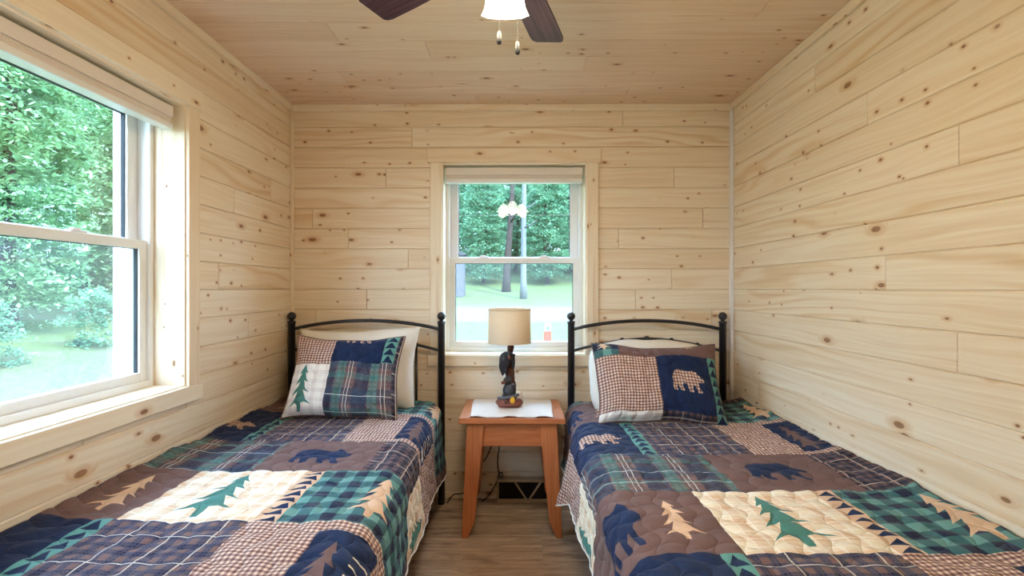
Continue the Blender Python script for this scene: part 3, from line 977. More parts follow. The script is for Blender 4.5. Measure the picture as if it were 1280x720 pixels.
# ------------------------------------------------------------------ quilted cloth (conforming triangulation in cloth space)
def in_poly(p, poly):
    x, y = p; ins = False
    j = len(poly) - 1
    for i in range(len(poly)):
        xi, yi = poly[i]; xj, yj = poly[j]
        if (yi > y) != (yj > y) and x < (xj - xi) * (y - yi) / (yj - yi) + xi: ins = not ins
        j = i
    return ins

BEAR = [(0.02, .36), (.05, .46), (.12, .55), (.22, .60), (.34, .60), (.46, .565), (.56, .56), (.64, .585), (.70, .62), (.74, .59), (.80, .56), (.86, .48), (.94, .41),
        (1.0, .36), (.985, .30), (.90, .285), (.82, .27), (.78, .22), (.81, .12), (.88, .04), (.87, .0), (.76, .0), (.71, .08), (.67, .18), (.63, .17), (.585, .09), (.62, .03), (.61, 0),
        (.50, .0), (.475, .12), (.45, .20), (.34, .215), (.30, .14), (.335, .04), (.33, 0), (.22, 0), (.19, .10), (.155, .17), (.11, .08), (.13, .02), (.10, 0), (.02, .03), (.0, .13), (.03, .24)]
TREE_R = [(0, 1), (.11, .85), (.17, .81), (.07, .82), (.16, .68), (.27, .60), (.08, .64), (.19, .46), (.36, .38), (.09, .44), (.24, .24), (.47, .14), (.20, .19), (.08, .17), (.075, .08), (.05, 0)]
TREE_L = [(-.05, 0), (-.07, .13), (-.17, .17), (-.42, .09), (-.23, .22), (-.10, .40), (-.36, .32), (-.18, .47), (-.07, .61), (-.27, .55), (-.13, .68), (-.06, .80), (-.16, .77), (-.09, .86)]
TREE = TREE_R + TREE_L


def place(shape, u, v, w, h, flip=False, rot=0.0):
    out = []
    ca, sa = math.cos(rot), math.sin(rot)
    for x, y in shape:
        if flip: x = -x
        X, Y = x * w, y * h
        out.append((u + X * ca - Y * sa, v + X * sa + Y * ca))
    return out


def quilt_cells(du, dv, ulo, uhi, vlo, vhi):
    """the printed repeat; returns rect cells and applique polygons in cloth metres"""
    P_, V_ = 1.55, 1.196
    rects, app = [], []
    for ku in (-1, 0, 1):
        for kv in (-1, 0, 1, 2):
            ou, ov = du + ku * P_, dv + kv * V_
            def R(u0, u1, v0, v1, m): rects.append((u0 + ou, u1 + ou, v0 + ov, v1 + ov, m))
            def S(shape, u, v, w, h, m, flip=False, rot=0.0): app.append((place(shape, u + ou, v + ov, w, h, flip, rot), m))
            # row A: v .775..1.233 ; row B 1.619-1.196=.423... kept as offsets from C/D seam at 1.233
            a0, a1 = 0.775, 1.233
            R(0.2, .515, a0, a1, 'navy_cotton'); R(.515, .575, a0, a1, 'teal_cotton'); R(.575, .965, a0, a1, 'navy_plaid'); R(.965, 1.75, a0, a1, 'gingham')
            S(BEAR, 0.275, a0 + 0.14, 0.20, 0.21, 'gingham')
            n = 9
            for i in range(n):
                h = (a1 - a0) / n
                S([(0, 0), (.028, -h * 0.02), (0.0, .92), (-.028, -h * 0.02)], .545, a0 + i * h, 1, h, 'navy_cotton') if False else \
                    app.append(([(.519 + ou, a0 + i * h + .002 + ov), (.571 + ou, a0 + i * h + .002 + ov), (.545 + ou, a0 + (i + .9) * h + ov)], 'navy_cotton'))
            R2 = [(1.19, a0 + .04), (1.39, a0 + .04), (1.39, a1 - .05), (1.19, a1 - .05)]
            app.append(([(x + ou, y + ov) for x, y in R2], 'navy_cotton'))
            S(TREE, 1.255, a0 + .05, .13, .31, 'brown_cotton')
            for i in range(6):
                S([(0, 0), (.06, .006), (.06, .013), (0, .007)], 1.315, a0 + .10 + i * .042, 1, 1, 'cream_plaid')
            S([(0, 0), (.05, 0), (.05, .05), (0, .05)], 1.325, a0 + .06, 1, 1, 'white_plaid')
            # row C: v 1.233..1.619
            c0, c1 = 1.233, 1.619
            R(.2, .583, c0, c1, 'brown_cotton'); R(.583, .972, c0, c1, 'cream_plaid'); R(.972, 1.04, c0, c1, 'tan_cotton'); R(1.04, 1.60, c0, c1, 'green_buffalo'); R(1.60, 1.75, c0, c1, 'brown_cotton')
            S(TREE, .465, c0 + .07, .13, .24, 'tan_cotton'); S(BEAR, .215, c0 + .05, .15, .42, 'navy_cotton')
            S(TREE, .775, c0 + .04, .20, .31, 'pine_teal_cotton')
            S(TREE, 1.285, c0 + .05, .17, .28, 'tan_cotton')
            n = 9
            for i in range(n):
                h = (c1 - c0) / n
                app.append(([(.976 + ou, c0 + i * h + .003 + ov), (1.036 + ou, c0 + i * h + .003 + ov), (1.022 + ou, c0 + (i + .85) * h + ov)], 'navy_cotton'))
            # row B: v 1.619..1.971
            b0, b1 = 1.619, 1.971
            R(.2, .75, b0, b1, 'teal_plaid'); R(.75, 1.165, b0, b1, 'brown_cotton'); R(1.165, 1.41, b0, b1, 'dark_plaid'); R(1.41, 1.75, b0, b1, 'cream_plaid')
            S(BEAR, .845, b0 + .09, .225, .26, 'navy_cotton')
            S(TREE, 1.585, b0 + .04, .16, .27, 'pine_teal_cotton')
    rects = [r for r in rects if r[1] > ulo and r[0] < uhi and r[3] > vlo and r[2] < vhi]
    app = [a for a in app if max(p[0] for p in a[0]) > ulo and min(p[0] for p in a[0]) < uhi and max(p[1] for p in a[0]) > vlo and min(p[1] for p in a[0]) < vhi]
    return rects, app


def triangulate(ulo, uhi, vlo, vhi, step, rects, app):
    verts, edges = [], []
    nu, nv = int(round((uhi - ulo) / step)), int(round((vhi - vlo) / step))
    for j in range(nv + 1):
        for i in range(nu + 1):
            verts.append(Vector((ulo + (uhi - ulo) * i / nu, vlo + (vhi - vlo) * j / nv)))
    cl = lambda p: (min(max(p[0], ulo), uhi), min(max(p[1], vlo), vhi))
    def loop(pts):
        n0 = len(verts)
        q = []
        for a, b in zip(pts, pts[1:] + pts[:1]):
            n = max(1, int(math.hypot(b[0] - a[0], b[1] - a[1]) / (step * 1.2)))
            for k in range(n): q.append((a[0] + (b[0] - a[0]) * k / n, a[1] + (b[1] - a[1]) * k / n))
        q = [cl(p) for p in q]
        r = [p for i, p in enumerate(q) if math.hypot(p[0] - q[i - 1][0], p[1] - q[i - 1][1]) > 1e-5]
        for p in r: verts.append(Vector(p))
        for i in range(len(r)): edges.append((n0 + i, n0 + (i + 1) % len(r)))
    for (a, b, c, d, m) in rects:
        a, b, c, d = max(a, ulo), min(b, uhi), max(c, vlo), min(d, vhi)
        if b - a > 1e-4 and d - c > 1e-4: loop([(a, c), (b, c), (b, d), (a, d)])
    for poly, m in app: loop(list(poly))
    vo, eo, fo, _, _, _ = delaunay_2d_cdt(verts, edges, [], 0, 1e-5)
    boxes = [(min(p[0] for p in a), max(p[0] for p in a), min(p[1] for p in a), max(p[1] for p in a), a, m) for a, m in app]
    mats = []
    for f in fo:
        c = sum((vo[i] for i in f), Vector((0, 0))) / len(f)
        m = None
        for (x0, x1, y0, y1, a, mm) in boxes:
            if x0 <= c.x <= x1 and y0 <= c.y <= y1 and in_poly(c, a): m = mm
        if m is None:
            m = 'brown_cotton'
            for (a, b, e, d, mm) in rects:
                if a <= c.x <= b and e <= c.y <= d: m = mm; break
        mats.append(m)
    return vo, fo, mats


def cloth_object(name, vo, fo, fm, fn, parent=None):
    names = sorted(set(fm))
    me = bpy.data.meshes.new(name)
    me.from_pydata([fn(v.x, v.y) for v in vo], [], [tuple(f) for f in fo])
    for n in names: me.materials.append(MATS[n])
    idx = {n: i for i, n in enumerate(names)}
    uvl = me.uv_layers.new(name='cloth')
    for p, m in zip(me.polygons, fm):
        p.material_index = idx[m]; p.use_smooth = True
        for li in p.loop_indices:
            v = vo[me.loops[li].vertex_index]; uvl.data[li].uv = (v.x, v.y)
    me.update()
    o = bpy.data.objects.new(name, me); COL.objects.link(o)
    if parent is not None: o.parent = parent; o.matrix_parent_inverse = parent_inv(parent)
    return o


def puff(u, v, p=0.075, q=0.15):
    l1 = abs(math.sin(PI * (u / p + 0.22 * math.sin(2 * PI * v / q))))
    l2 = abs(math.sin(PI * (v / p + 0.22 * math.sin(2 * PI * u / q))))
    return min(l1, l2) ** 0.5


ZQ = 0.625                       # top of the quilt
YH, YFOOT = 2.885, 0.90          # head and foot of the mattress


def nz(a, b, c=0.0): return mnoise.noise(Vector((a, b, c)))


def drape(side, edge, wallx, hem):
    """side -1: open edge on the left (right bed); +1: open edge on the right (left bed)"""
    r = 0.085
    def fn(u, v):
        # u is world x on the flat part, v is world y
        e = edge(v)
        t = (u - (e - r * side)) * side            # > 0: past the start of the round edge
        z = ZQ; x = u; y = v
        nx, nzv = 0.0, 1.0
        if t > 0:
            a = min(t / r, PI / 2)
            x = e - r * side + side * r * math.sin(a); z = ZQ - r * (1 - math.cos(a))
            nx, nzv = side * math.sin(a), math.cos(a)
            l = t - r * PI / 2
            if l > 0:
                rip = 0.022 * math.sin(v * 9.0 + 1.3) + 0.02 * nz(v * 4, 3)
                x += side * (0.06 * l + l * rip * 1.6); z -= l * 0.995
                if side < 0: x -= 0.22 * l * math.exp(-((v - 2.38) / 0.075) ** 2)
                z = max(z, 0.02)
        # lift where the quilt is pushed up against the wall
        dw = abs(u - wallx)
        if dw < 0.22:
            k = (1 - dw / 0.22) ** 2
            z += k * (0.026 + 0.016 * nz(v * 5, 8)) 
        # foot end
        if v < YFOOT + r:
            tv = YFOOT + r - v
            a = min(tv / r, PI / 2)
            y = YFOOT + r - r * math.sin(a); z -= r * (1 - math.cos(a))
            l = tv - r * PI / 2
            if l > 0: z -= l; y -= 0.03 * l
            z = max(z, 0.02)
        h = 0.0065 * puff(u, v) + 0.008 * nz(u * 6, v * 6, 2) + 0.004 * nz(u * 17, v * 17, 5)
        x += nx * h; z += nzv * h
        # the quilt stays off the wall boards
        x = min(max(x, XL + 0.012), XR - 0.012)
        return (x, y, z)
    return fn


# --- right bed quilt
def edge_r(v): return 0.272 + 0.02 * (v - 1.2) * 0.4 - 0.01 * math.sin(v * 4)
def edge_l(v): return -0.452 + (2.9 - v) * 0.040 + 0.008 * math.sin(v * 5)


def hem_profile(fn_len):
    return fn_len


def make_quilt(side, edge, wallx, du, dv, label, length):
    """length(v): cloth hanging past the edge start"""
    r = 0.085
    L = 0.56
    if side < 0: ulo, uhi = 0.30 - L, wallx - 0.012
    else: ulo, uhi = wallx + 0.012, -0.42 + L
    vlo, vhi = 0.62, 2.875
    rects, app = quilt_cells(du, dv, ulo, uhi, vlo, vhi)
    vo, fo, fm = triangulate(ulo, uhi, vlo, vhi, 0.0125, rects, app)
    # trim to the hem: slide cloth past the hem up to it (keeps the outline smooth)
    f0 = drape(side, edge, wallx, None)
    keep_f, keep_m = [], []
    for f, m in zip(fo, fm):
        c = sum((vo[i] for i in f), Vector((0, 0))) / len(f)
        t = (c.x - (edge(c.y) - r * side)) * side
        if t <= length(c.y): keep_f.append(f); keep_m.append(m)
    used = sorted({i for f in keep_f for i in f}); mp = {i: k for k, i in enumerate(used)}
    vo2 = [vo[i] for i in used]
    keep_f = [[mp[i] for i in f] for f in keep_f]
    # snap vertices past the hem line onto it
    def fn(u, v):
        s = edge(v) - r * side
        t = (u - s) * side
        lm = length(v)
        if t > lm - 0.004: u = s + side * lm
        return f0(u, v)
    o = cloth_object('bed_quilt', vo2, keep_f, keep_m, fn)
    md = o.modifiers.new('batting', 'SOLIDIFY'); md.thickness = 0.007; md.offset = -1
    tag(o, label, 'quilt')
    # white bound edge along the hem
    bm = new_bm()
    tube(bm, [Vector(f0(edge(v) - r * side + side * (length(v) - 0.001), v)) for v in [vlo + (vhi - vlo) * i / 150 for i in range(151)]], 0.0042, 6)
    p = obj('binding', bm, 'piping_white', o, True); p['label'] = 'white bound hem'
    return o


def len_r(v):
    base = 0.31 + 0.10 * max(0, (v - 1.2)) / 1.6
    flap = 0.05 * math.exp(-((v - 2.40) / 0.10) ** 2)
    return base + flap + 0.006 * math.sin(v * 11)
def len_l(v): return 0.40 + 0.02 * math.sin(v * 3.1) + 0.03 * (v - 1.5)


make_quilt(-1, edge_r, XR, 0.0, 0.0, 'patchwork quilt of brown navy and cream bear squares on the right bed', len_r)
make_quilt(1, edge_l, XL, -1.73, 0.160, 'bluish patchwork bear quilt on the left bed under the big window', len_l)


# ------------------------------------------------------------------ beds
def make_bed(xa, xb_, label, side):
    yh = 2.935
    root = thing('metal_bed', label, 'bed', ((xa + xb_) / 2, 2.0, 0))
    xc = (xa + xb_) / 2; hw = (xb_ - xa) / 2
    for x in (xa, xb_):
        bm = new_bm(); lathe(bm, [(0.001, 0.0), (0.021, 0.0), (0.021, 1.085), (0.024, 1.088), (0.024, 1.098), (0.014, 1.102), (0.010, 1.108)], (x, yh, 0), 24)
        p = obj('headboard_post', bm, 'black_metal', root, True)
        bm = new_bm(); ball(bm, (x, yh, 1.130), 0.0255, 24); obj('finial', bm, 'black_metal', p, True)
    bm = new_bm()
    tube(bm, arc(33, lambda t: (xa + (xb_ - xa) * t, yh, 1.048 + 0.055 * (1 - (2 * t - 1) ** 2) ** 0.9)), 0.0105, 12)
    obj('top_rail', bm, 'black_metal', root, True)
    def zlow(x): 
        s = abs(x - xc) / hw
        return 0.920 + 0.075 * (1 - s ** 1.7)
    bm = new_bm()
    tube(bm, arc(41, lambda t: (xa + (xb_ - xa) * t, yh, zlow(xa + (xb_ - xa) * t))), 0.0088, 12)
    obj('lower_rail', bm, 'black_metal', root, True)
    for f in (-0.665, -0.325, 0.0, 0.325, 0.665):
        x = xc + f * hw; z = zlow(x)
        bm = new_bm(); tube(bm, [(x, yh, 0.40), (x, yh, z)], 0.0072, 10)
        s = obj('spindle', bm, 'black_metal', root, True)
        bm = new_bm(); ball(bm, (x, yh, z), 0.0155 if f in (-0.665, 0.665) else 0.0175, 16); obj('knob', bm, 'black_metal', s, True)
    bm = new_bm(); tube(bm, [(xa, yh, 0.40), (xb_, yh, 0.40)], 0.0105, 12); obj('cross_rail', bm, 'black_metal', root, True)
    for x in (xa + 0.03, xb_ - 0.03):
        bm = new_bm(); box(bm, (x - 0.012, YFOOT + 0.03, 0.26), (x + 0.012, yh, 0.30), 0.002); obj('side_rail', bm, 'black_metal', root)
    bm = new_bm()
    for k in range(9):
        y = YFOOT + 0.15 + k * 0.22
        box(bm, (xa + 0.03, y - 0.02, 0.295), (xb_ - 0.03, y + 0.02, 0.302))
    obj('slat_deck', bm, 'black_metal', root)
    for x in (xa + 0.03, xb_ - 0.03):
        for y in (YFOOT + 0.06, 1.9):
            bm = new_bm(); tube(bm, [(x, y, 0.0), (x, y, 0.27)], 0.016, 14); obj('leg', bm, 'black_metal', root, True)
    # mattress under the quilt
    ma, mb = xa + 0.01, xb_ - 0.01
    if side < 0: ma = max(ma, 0.32)
    bm = new_bm(); box(bm, (ma + 0.012, YFOOT + 0.025, 0.304), (mb - 0.02, YH - 0.01, ZQ - 0.030), 0.045, 4)
    m = obj('mattress', bm, 'mattress_ticking', root, True)
    return root

make_bed(-1.352, -0.446, 'black metal bed with arched headboard under the left window', 1)
make_bed(0.335, 1.245, 'black metal bed with arched headboard along the bare right wall', -1)


# ------------------------------------------------------------------ pillows
def pillow_shape(w, h, t, sag=0.0, seed=0.0, side=1, rnd=0.0):
    def fn(u, v):
        a, b = u / (w / 2), v / (h / 2)          # -1..1
        x = u * (1 - 0.075 * (1 - b * b) * a * a) ; z = v * (1 - 0.115 * (1 - a * a) * b * b)
        if rnd: x = u * (1 - rnd * b ** 4); z = v * (1 - rnd * 1.6 * abs(a) ** 3)
        k = max(0.0, (1 - abs(a) ** 3.2)) ** 0.62 * max(0.0, (1 - abs(b) ** 3.0)) ** 0.62
        y = t * k * (1 + 0.15 * nz(a * 1.3 + seed, b * 1.3, seed))
        y *= 1 - 0.25 * b                        # fuller at the bottom
        y += 0.008 * nz(u * 12 + seed, v * 12, 4) * (k + 0.2)
        x += 0.018 * nz(u * 4 + seed, v * 4, 9); z += 0.020 * nz(u * 5 + seed, v * 3, 5)
        return (x, -side * y, z)
    return fn


def make_sham(rects, app, w, h, t, label, loc, rot, seed):
    root = thing('pillow_sham', label, 'pillow', (0, 0, 0), )
    vo, fo, fm = triangulate(-w / 2, w / 2, -h / 2, h / 2, 0.011, rects, app)
    f0 = pillow_shape(w, h, t, 0, seed, 1)
    def ff(u, v):
        x, y, z = f0(u, v)
        k = min(1.0, (w / 2 - abs(u)) / 0.03, (h / 2 - abs(v)) / 0.03)
        y -= 0.011 * puff(u, v, 0.062, 0.124) * max(0, k)
        return (x, y, z)
    fr = cloth_object('quilted_front', vo, fo, fm, ff, root)
    rb = [(-w / 2, w / 2, -h / 2, h / 2, 'navy_plaid')]
    vo, fo, fm = triangulate(-w / 2, w / 2, -h / 2, h / 2, 0.02, rb, [])
    cloth_object('backing', vo, [list(reversed(f)) for f in fo], ['brown_cotton'] * len(fo), pillow_shape(w, h, t * 0.8, 0, seed, -1), root)
    # corded rim
    bm = new_bm()
    pr = []
    n = 40
    for i in range(n): pr.append((-w / 2 + w * i / n, -h / 2))
    for i in range(n): pr.append((w / 2, -h / 2 + h * i / n))
    for i in range(n): pr.append((w / 2 - w * i / n, h / 2))
    for i in range(n + 1): pr.append((-w / 2, h / 2 - h * i / n))
    tube(bm, [ff(u, v) for u, v in pr], 0.0032, 8)
    obj('rim', bm, 'brown_cotton', root, True)
    root.location = loc; root.rotation_euler = [math.radians(a) for a in rot]
    return root


# left sham: gingham over white tree panel | navy bear over teal plaid | triangle strip and brown edge
w, h = 0.572, 0.455
L_, R_, B_, T_ = -w / 2, w / 2, -h / 2, h / 2
c1 = L_ + 0.205
rects = [(L_, c1, -0.0 + 0.045, T_, 'gingham'), (L_, c1, B_, 0.045, 'white_plaid'), (c1, R_ - 0.088, 0.06, T_, 'navy_cotton'), (R_ - 0.088, R_ - 0.022, 0.06, T_, 'teal_cotton'),
         (c1, R_ - 0.022, B_, 0.06, 'teal_plaid'), (R_ - 0.022, R_, B_, T_, 'dark_plaid')]
app = [(place(TREE, L_ + 0.085, B_ + 0.015, 0.125, 0.255), 'pine_teal_cotton'), (place(BEAR, c1 + 0.05, T_ - 0.035, 0.165, 0.165), 'gingham')]
for i in range(4):
    hh = (T_ - 0.065) / 4
    app.append(([(R_ - 0.085, 0.063 + i * hh), (R_ - 0.025, 0.063 + i * hh), (R_ - 0.055, 0.063 + (i + 0.9) * hh)], 'navy_cotton'))
app = [([(min(max(x, L_), R_), min(y, T_)) for x, y in a], m) for a, m in app]
make_sham(rects, app, w, h, 0.075, 'quilted pillow with a teal pine tree on a white panel, on the left bed', (-0.890, 2.560, 0.832), (-27, 1.5, 2), 1.7)
# right sham
w, h = 0.655, 0.435
L_, R_, B_, T_ = -w / 2, w / 2, -h / 2, h / 2
c1 = L_ + 0.315
rects = [(L_, L_ + 0.125, T_ - 0.09, T_, 'green_buffalo'), (L_ + 0.125, R_, T_ - 0.09, T_, 'brown_cotton'), (L_, c1, B_ + 0.045, T_ - 0.09, 'gingham'), (L_, c1, B_, B_ + 0.045, 'white_plaid'),
         (c1, R_ - 0.062, B_ + 0.04, T_ - 0.09, 'navy_cotton'), (c1, R_ - 0.062, B_, B_ + 0.04, 'dark_plaid'), (R_ - 0.062, R_, B_, T_ - 0.09, 'teal_cotton')]
app = [(place(BEAR, c1 + 0.065, B_ + 0.145, 0.165, 0.18), 'gingham'), (place(TREE, L_ + 0.055, T_ - 0.05, 0.09, 0.08), 'tan_cotton'), (place(TREE, R_ - 0.15, T_ - 0.025, 0.10, 0.05), 'tan_cotton')]
for i in range(7):
    hh = (h - 0.09) / 7
    app.append(([(R_ - 0.060, B_ + i * hh + .002), (R_ - 0.004, B_ + i * hh + .002), (R_ - 0.032, B_ + (i + 0.9) * hh)], 'navy_cotton'))
app = [([(min(max(x, L_), R_), min(y, T_)) for x, y in a], m) for a, m in app]
make_sham(rects, app, w, h, 0.080, 'quilted pillow with gingham bear on navy square, on the right bed', (0.735, 2.525, 0.808), (-30, 0.5, -1), 4.1)


def white_pillow(loc, rot, w, h, t, label, seed, rnd=0.0):
    bm = new_bm()
    n, m_ = 44, 32
    f1 = pillow_shape(w, h, t, 0, seed, 1, rnd); f2 = pillow_shape(w, h, t * 0.8, 0, seed, -1, rnd)
    for f, fl in ((f1, False), (f2, True)):
        g_ = [[bm.verts.new(f(-w / 2 + w * i / n, -h / 2 + h * j / m_)) for i in range(n + 1)] for j in range(m_ + 1)]
        for j in range(m_):
            for i in range(n):
                q = (g_[j][i], g_[j][i + 1], g_[j + 1][i + 1], g_[j + 1][i])
                bm.faces.new(tuple(reversed(q)) if fl else q)
    bmesh.ops.remove_doubles(bm, verts=bm.verts[:], dist=0.0008)
    o = obj('white_pillow', bm, 'pillow_white', None, True)
    o.location = loc; o.rotation_euler = [math.radians(a) for a in rot]
    return tag(o, label, 'pillow')
white_pillow((-0.908, 2.795, 0.838), (-13, -1, 0), 0.69, 0.48, 0.085, 'plain white pillow propped behind the pine tree pillow on the left bed', 2.2)
white_pillow((0.755, 2.750, 0.789), (-16, 1, 0), 0.67, 0.44, 0.105, 'plain white pillow behind the navy bear pillow on the right bed', 6.2, 0.10)


# ------------------------------------------------------------------ outdoors
def gz(x, y):
    r = max(0.0, y - 20); s = max(0.0, -x - 7.5)
    z = -0.5 + 0.05 * r + 0.0036 * r * r + 0.05 * s + 0.010 * s * s
    return min(z, 5.5) + 0.06 * nz(x * 0.4, y * 0.4)
bm = new_bm()
NX_, NY_ = 96, 96
vs = [[None] * (NX_ + 1) for _ in range(NY_ + 1)]
for j in range(NY_ + 1):
    for i in range(NX_ + 1):
        x = -45 + 90 * i / NX_; y = -14 + 84 * j / NY_
        vs[j][i] = bm.verts.new((x, y, gz(x, y)))
for j in range(NY_):
    for i in range(NX_): bm.faces.new((vs[j][i], vs[j][i + 1], vs[j + 1][i + 1], vs[j + 1][i]))
gr = obj('lawn', bm, 'lawn_grass', None, True); struct(gr)


def trunk_mesh(name, h, r, lean, seed, mat, branches=5):
    rs = random.Random(seed)
    bm = new_bm()
    pts = [(lean * t * t * h + 0.03 * h * 0.2 * math.sin(t * 5 + seed), 0.02 * h * math.sin(t * 4 + seed), h * t) for t in [i / 12 for i in range(13)]]
    tube(bm, pts, [r * (1.25 - t * 0.2 if t < 0.06 else 1 - 0.72 * t) for t in [i / 12 for i in range(13)]], 10)
    for b in range(branches):
        t = 0.35 + 0.55 * b / max(1, branches)
        p = Vector(pts[int(t * 12)]); a = rs.uniform(0, 2 * PI); l = h * rs.uniform(0.07, 0.13)
        d = Vector((math.cos(a), math.sin(a), rs.uniform(0.1, 0.5)))
        tube(bm, [p, p + d * l * 0.5, p + d * l + Vector((0, 0, 0.1 * l))], [r * 0.32, r * 0.2, r * 0.07], 6)
    me = bpy.data.meshes.new(name); bm.to_mesh(me); bm.free(); me.materials.append(MATS[mat])
    for p in me.polygons: p.use_smooth = True
    return me


def crown_mesh(name, h, z0, rad, nclump, per, leaf, seed, mat, flat=0.35):
    """layers of leaf sprays: each spray a flat drift of small leaves on a drooping branch tip"""
    rs = random.Random(seed)
    vsx, fs = [], []
    for c in range(nclump):
        t = rs.random()
        z = z0 + (h - z0) * t
        rr = rad * (1 - t ** 2.2) * (0.55 + 0.45 * min(1, t * 5)) + 0.3
        a = rs.uniform(0, 2 * PI); d = rr * math.sqrt(rs.uniform(0.08, 1))
        cx, cy = d * math.cos(a), d * math.sin(a)
        cr = rs.uniform(0.55, 1.15) * rad * 0.42
        for k in range(per):
            px = rs.gauss(0, cr * 0.5); py = rs.gauss(0, cr * 0.5); pz = rs.gauss(0, cr * 0.5 * flat) - 0.18 * (px * px + py * py) / max(cr, 0.1)
            s = leaf * rs.uniform(0.6, 1.3)
            ax = rs.uniform(0, 2 * PI); tx = rs.gauss(0, 0.55); ty = rs.gauss(0, 0.55)
            e1 = Vector((math.cos(ax), math.sin(ax), tx)).normalized() * s
            e2 = Vector((-math.sin(ax), math.cos(ax), ty)).normalized() * s * 0.62
            o = Vector((cx + px, cy + py, z + pz))
            n = len(vsx)
            vsx += [o - e1, o - e2 * 0.8 + e1 * 0.1, o + e1, o + e2 * 0.8 + e1 * 0.1]
            fs.append((n, n + 1, n + 2, n + 3))
    me = bpy.data.meshes.new(name); me.from_pydata(vsx, [], fs); me.materials.append(MATS[mat])
    return me

TRUNKS = {('d', i): trunk_mesh('trunk', 11, 0.16 + 0.05 * i, 0.012 * (i - 1), 50 + i, 'trunk_dark') for i in range(3)}
TRUNKS[('p', 0)] = trunk_mesh('trunk', 14, 0.21, 0.004, 77, 'trunk_pale', 4)
CROWNS = {}
for i, (mat, h, z0, rad, nc, per, leaf) in enumerate([('leaf_teal', 12.0, 0.6, 1.6, 620, 56, 0.10), ('leaf_green', 12.5, 1.0, 1.6, 620, 56, 0.10), ('leaf_pale', 11.5, 0.8, 1.6, 620, 56, 0.095),
                                                      ('leaf_teal', 1.9, 0.1, 0.8, 60, 50, 0.06)]):
    CROWNS[i] = crown_mesh('foliage', h, z0, rad, nc, per, leaf, 90 + i, mat)


def tree(x, y, trunk, crown, s, label, rz, name='broadleaf_tree', group=None):
    root = thing(name, label, 'tree', (x, y, gz(x, y) - 0.05), group)
    if trunk is not None:
        o = bpy.data.objects.new('trunk', TRUNKS[trunk]); COL.objects.link(o); o.parent = root
    if crown is not None:
        o = bpy.data.objects.new('foliage', CROWNS[crown]); COL.objects.link(o); o.parent = root
    root.scale = (s, s, s); root.rotation_euler = (0, 0, rz)
    return root

GB = 'woodland trees beyond the back window'
GL = 'woodland trees beyond the left window'
back_lbl = 'leafy green woodland tree seen through the back window, beyond the lawn'
left_lbl = 'leafy woodland tree seen through the large left window'
rs = random.Random(5)
SPC = 4.9
for j in range(5):
    for i in range(6):
        x = -12.2 + SPC * i + (SPC / 2 if j % 2 else 0); y = 38.5 + SPC * j
        if j == 0 and i in (1, 5): continue
        tree(x + rs.uniform(-0.15, 0.15), y + rs.uniform(-0.15, 0.15), ('d', rs.randrange(3)), rs.choice((0, 0, 1, 2)), rs.uniform(0.92, 1.0), back_lbl, rs.uniform(0, 6), group=GB)
for i in range(8):  # unseen row, added to block bright sky mirrored in the left window
    x = 17.4 + SPC * i
    tree(x + rs.uniform(-0.15, 0.15), 38.5 - 1.2 * (i % 2), ('d', rs.randrange(3)), rs.choice((0, 0, 1, 2)), rs.uniform(0.92, 1.0), 'unseen leafy woodland tree added far right of the back window view', rs.uniform(0, 6), group='unseen trees added to the right of the lawn')
tree(0.56, 31.5, ('p', 0), None, 1.0, 'tall pale bare tree trunk standing upright in the back window', 0.4, 'tall_tree')
tree(-0.42, 35.0, ('d', 2), None, 1.1, 'dark tree trunk left of the pale trunk beyond the back window', 2.0, 'tall_tree')
for j in range(3):
    for i in range(6):
        y = 3.2 + SPC * i + (SPC / 2 if j % 2 else 0); x = -13.6 - SPC * j * 0.97
        tree(x + rs.uniform(-0.15, 0.15), y + rs.uniform(-0.15, 0.15), ('d', rs.randrange(3)), rs.choice((0, 0, 1, 2)), rs.uniform(0.92, 1.0), left_lbl, rs.uniform(0, 6), group=GL)
for (x, y, s) in ((-10.9, 12.6, 0.8), (-10.6, 9.6, 0.7), (-10.8, 15.8, 0.8)):
    tree(x, y, None, 3, s, 'low leafy bush at the foot of the trees outside the left window', rs.uniform(0, 6), 'bush', 'bushes outside the left window')

# grey shed at the left of the back window
sx, sy = -3.95, 33.0
sz = gz(sx, sy)
shed = thing('garden_shed', 'small gray shed at the left edge of the back window', 'shed', (sx, sy, sz))
bm = new_bm(); box(bm, (sx - 0.75, sy - 0.5, sz - 0.05), (sx + 0.50, sy + 0.5, sz + 2.75), 0.01)
for k in range(14): box(bm, (sx - 0.752, sy - 0.512, sz + 0.2 * k), (sx + 0.502, sy - 0.5, sz + 0.2 * k + 0.18), 0.004)
obj('shed_wall', bm, 'shed_gray', shed)
bm = new_bm(); prism(bm, [(sx - 0.95, sz + 2.75), (sx + 0.68, sz + 2.75), (sx + 0.68, sz + 2.82), (sx - 0.13, sz + 3.25), (sx - 0.95, sz + 2.82)], sy - 0.65, sy + 0.65, 0.01); obj('shed_roof', bm, 'shed_roof', shed)
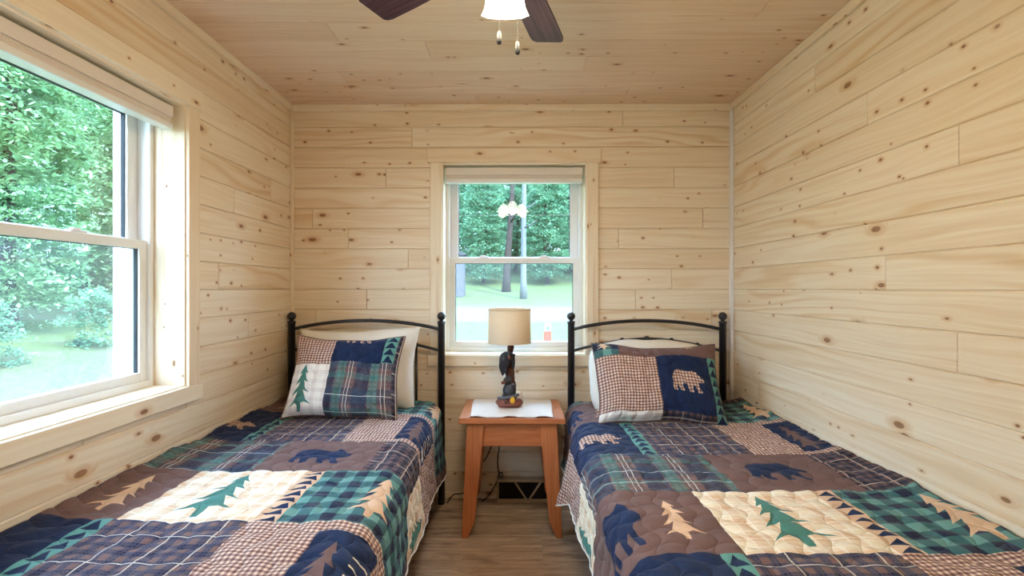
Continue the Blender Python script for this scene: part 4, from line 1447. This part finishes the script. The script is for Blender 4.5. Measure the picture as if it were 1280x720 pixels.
# orange marker on the lawn, built in place of a reflection in the pane
mx, my = 0.96, 14.6
mz = gz(mx, my)
mk = thing('reflection_proxy', 'orange marker board with a white panel on the lawn, standing in for a window reflection', 'proxy', (mx, my, mz))
bm = new_bm(); box(bm, (mx - 0.115, my - 0.02, mz), (mx + 0.115, my + 0.02, mz + 0.50), 0.01, 2); obj('post_board', bm, 'proxy_orange', mk)
bm = new_bm(); box(bm, (mx - 0.095, my - 0.02, mz + 0.50), (mx + 0.105, my + 0.02, mz + 0.76), 0.01, 2)
pn = obj('white_panel', bm, 'proxy_white', mk)
bm = new_bm(); prism(bm, [(mx - 0.05, mz + 0.58), (mx + 0.05, mz + 0.54), (mx + 0.06, mz + 0.62), (mx, mz + 0.66)], my - 0.024, my - 0.0205, 0.0); obj('blue_mark', bm, 'proxy_blue', pn)

# ------------------------------------------------------------------ light
w_ = bpy.data.worlds.new('sky'); SC.world = w_; w_.use_nodes = True
nt = w_.node_tree; bg = nt.nodes['Background']
tc = nt.nodes.new('ShaderNodeTexCoord'); sp = nt.nodes.new('ShaderNodeSeparateXYZ'); nt.links.new(tc.outputs['Generated'], sp.inputs[0])
rmp = nt.nodes.new('ShaderNodeMix'); rmp.data_type = 'RGBA'
mr = nt.nodes.new('ShaderNodeMapRange'); mr.inputs['From Min'].default_value = 0.0; mr.inputs['From Max'].default_value = 0.8
nt.links.new(sp.outputs[2], mr.inputs['Value']); nt.links.new(mr.outputs[0], rmp.inputs[0])
rmp.inputs[6].default_value = (0.60, 0.785, 1.0, 1); rmp.inputs[7].default_value = (0.42, 0.64, 1.0, 1)
nt.links.new(rmp.outputs[2], bg.inputs[0]); bg.inputs[1].default_value = 20.0
S = bpy.data.lights.new('sun', 'SUN'); S.energy = 11.0; S.angle = math.radians(3); S.color = (1.0, 0.96, 0.88)
so = bpy.data.objects.new('sun', S); COL.objects.link(so)
so.rotation_euler = Vector((-0.45, 0.55, -0.80)).to_track_quat('-Z', 'Y').to_euler()

# ------------------------------------------------------------------ camera
cam = bpy.data.cameras.new('camera'); co = bpy.data.objects.new('camera', cam); COL.objects.link(co)
cam.sensor_width = 36.0; cam.lens = 609.0 / 1280.0 * 36.0; cam.clip_start = 0.02; cam.clip_end = 400
co.location = (0, 0, CAMZ); co.rotation_euler = (math.radians(90), 0, math.radians(0.404))
SC.camera = co
SC.view_settings.view_transform = 'Standard'; SC.view_settings.look = 'None'
SC.view_settings.gamma = 1.0; SC.view_settings.use_curve_mapping = False
SC.view_settings.exposure = 0.0
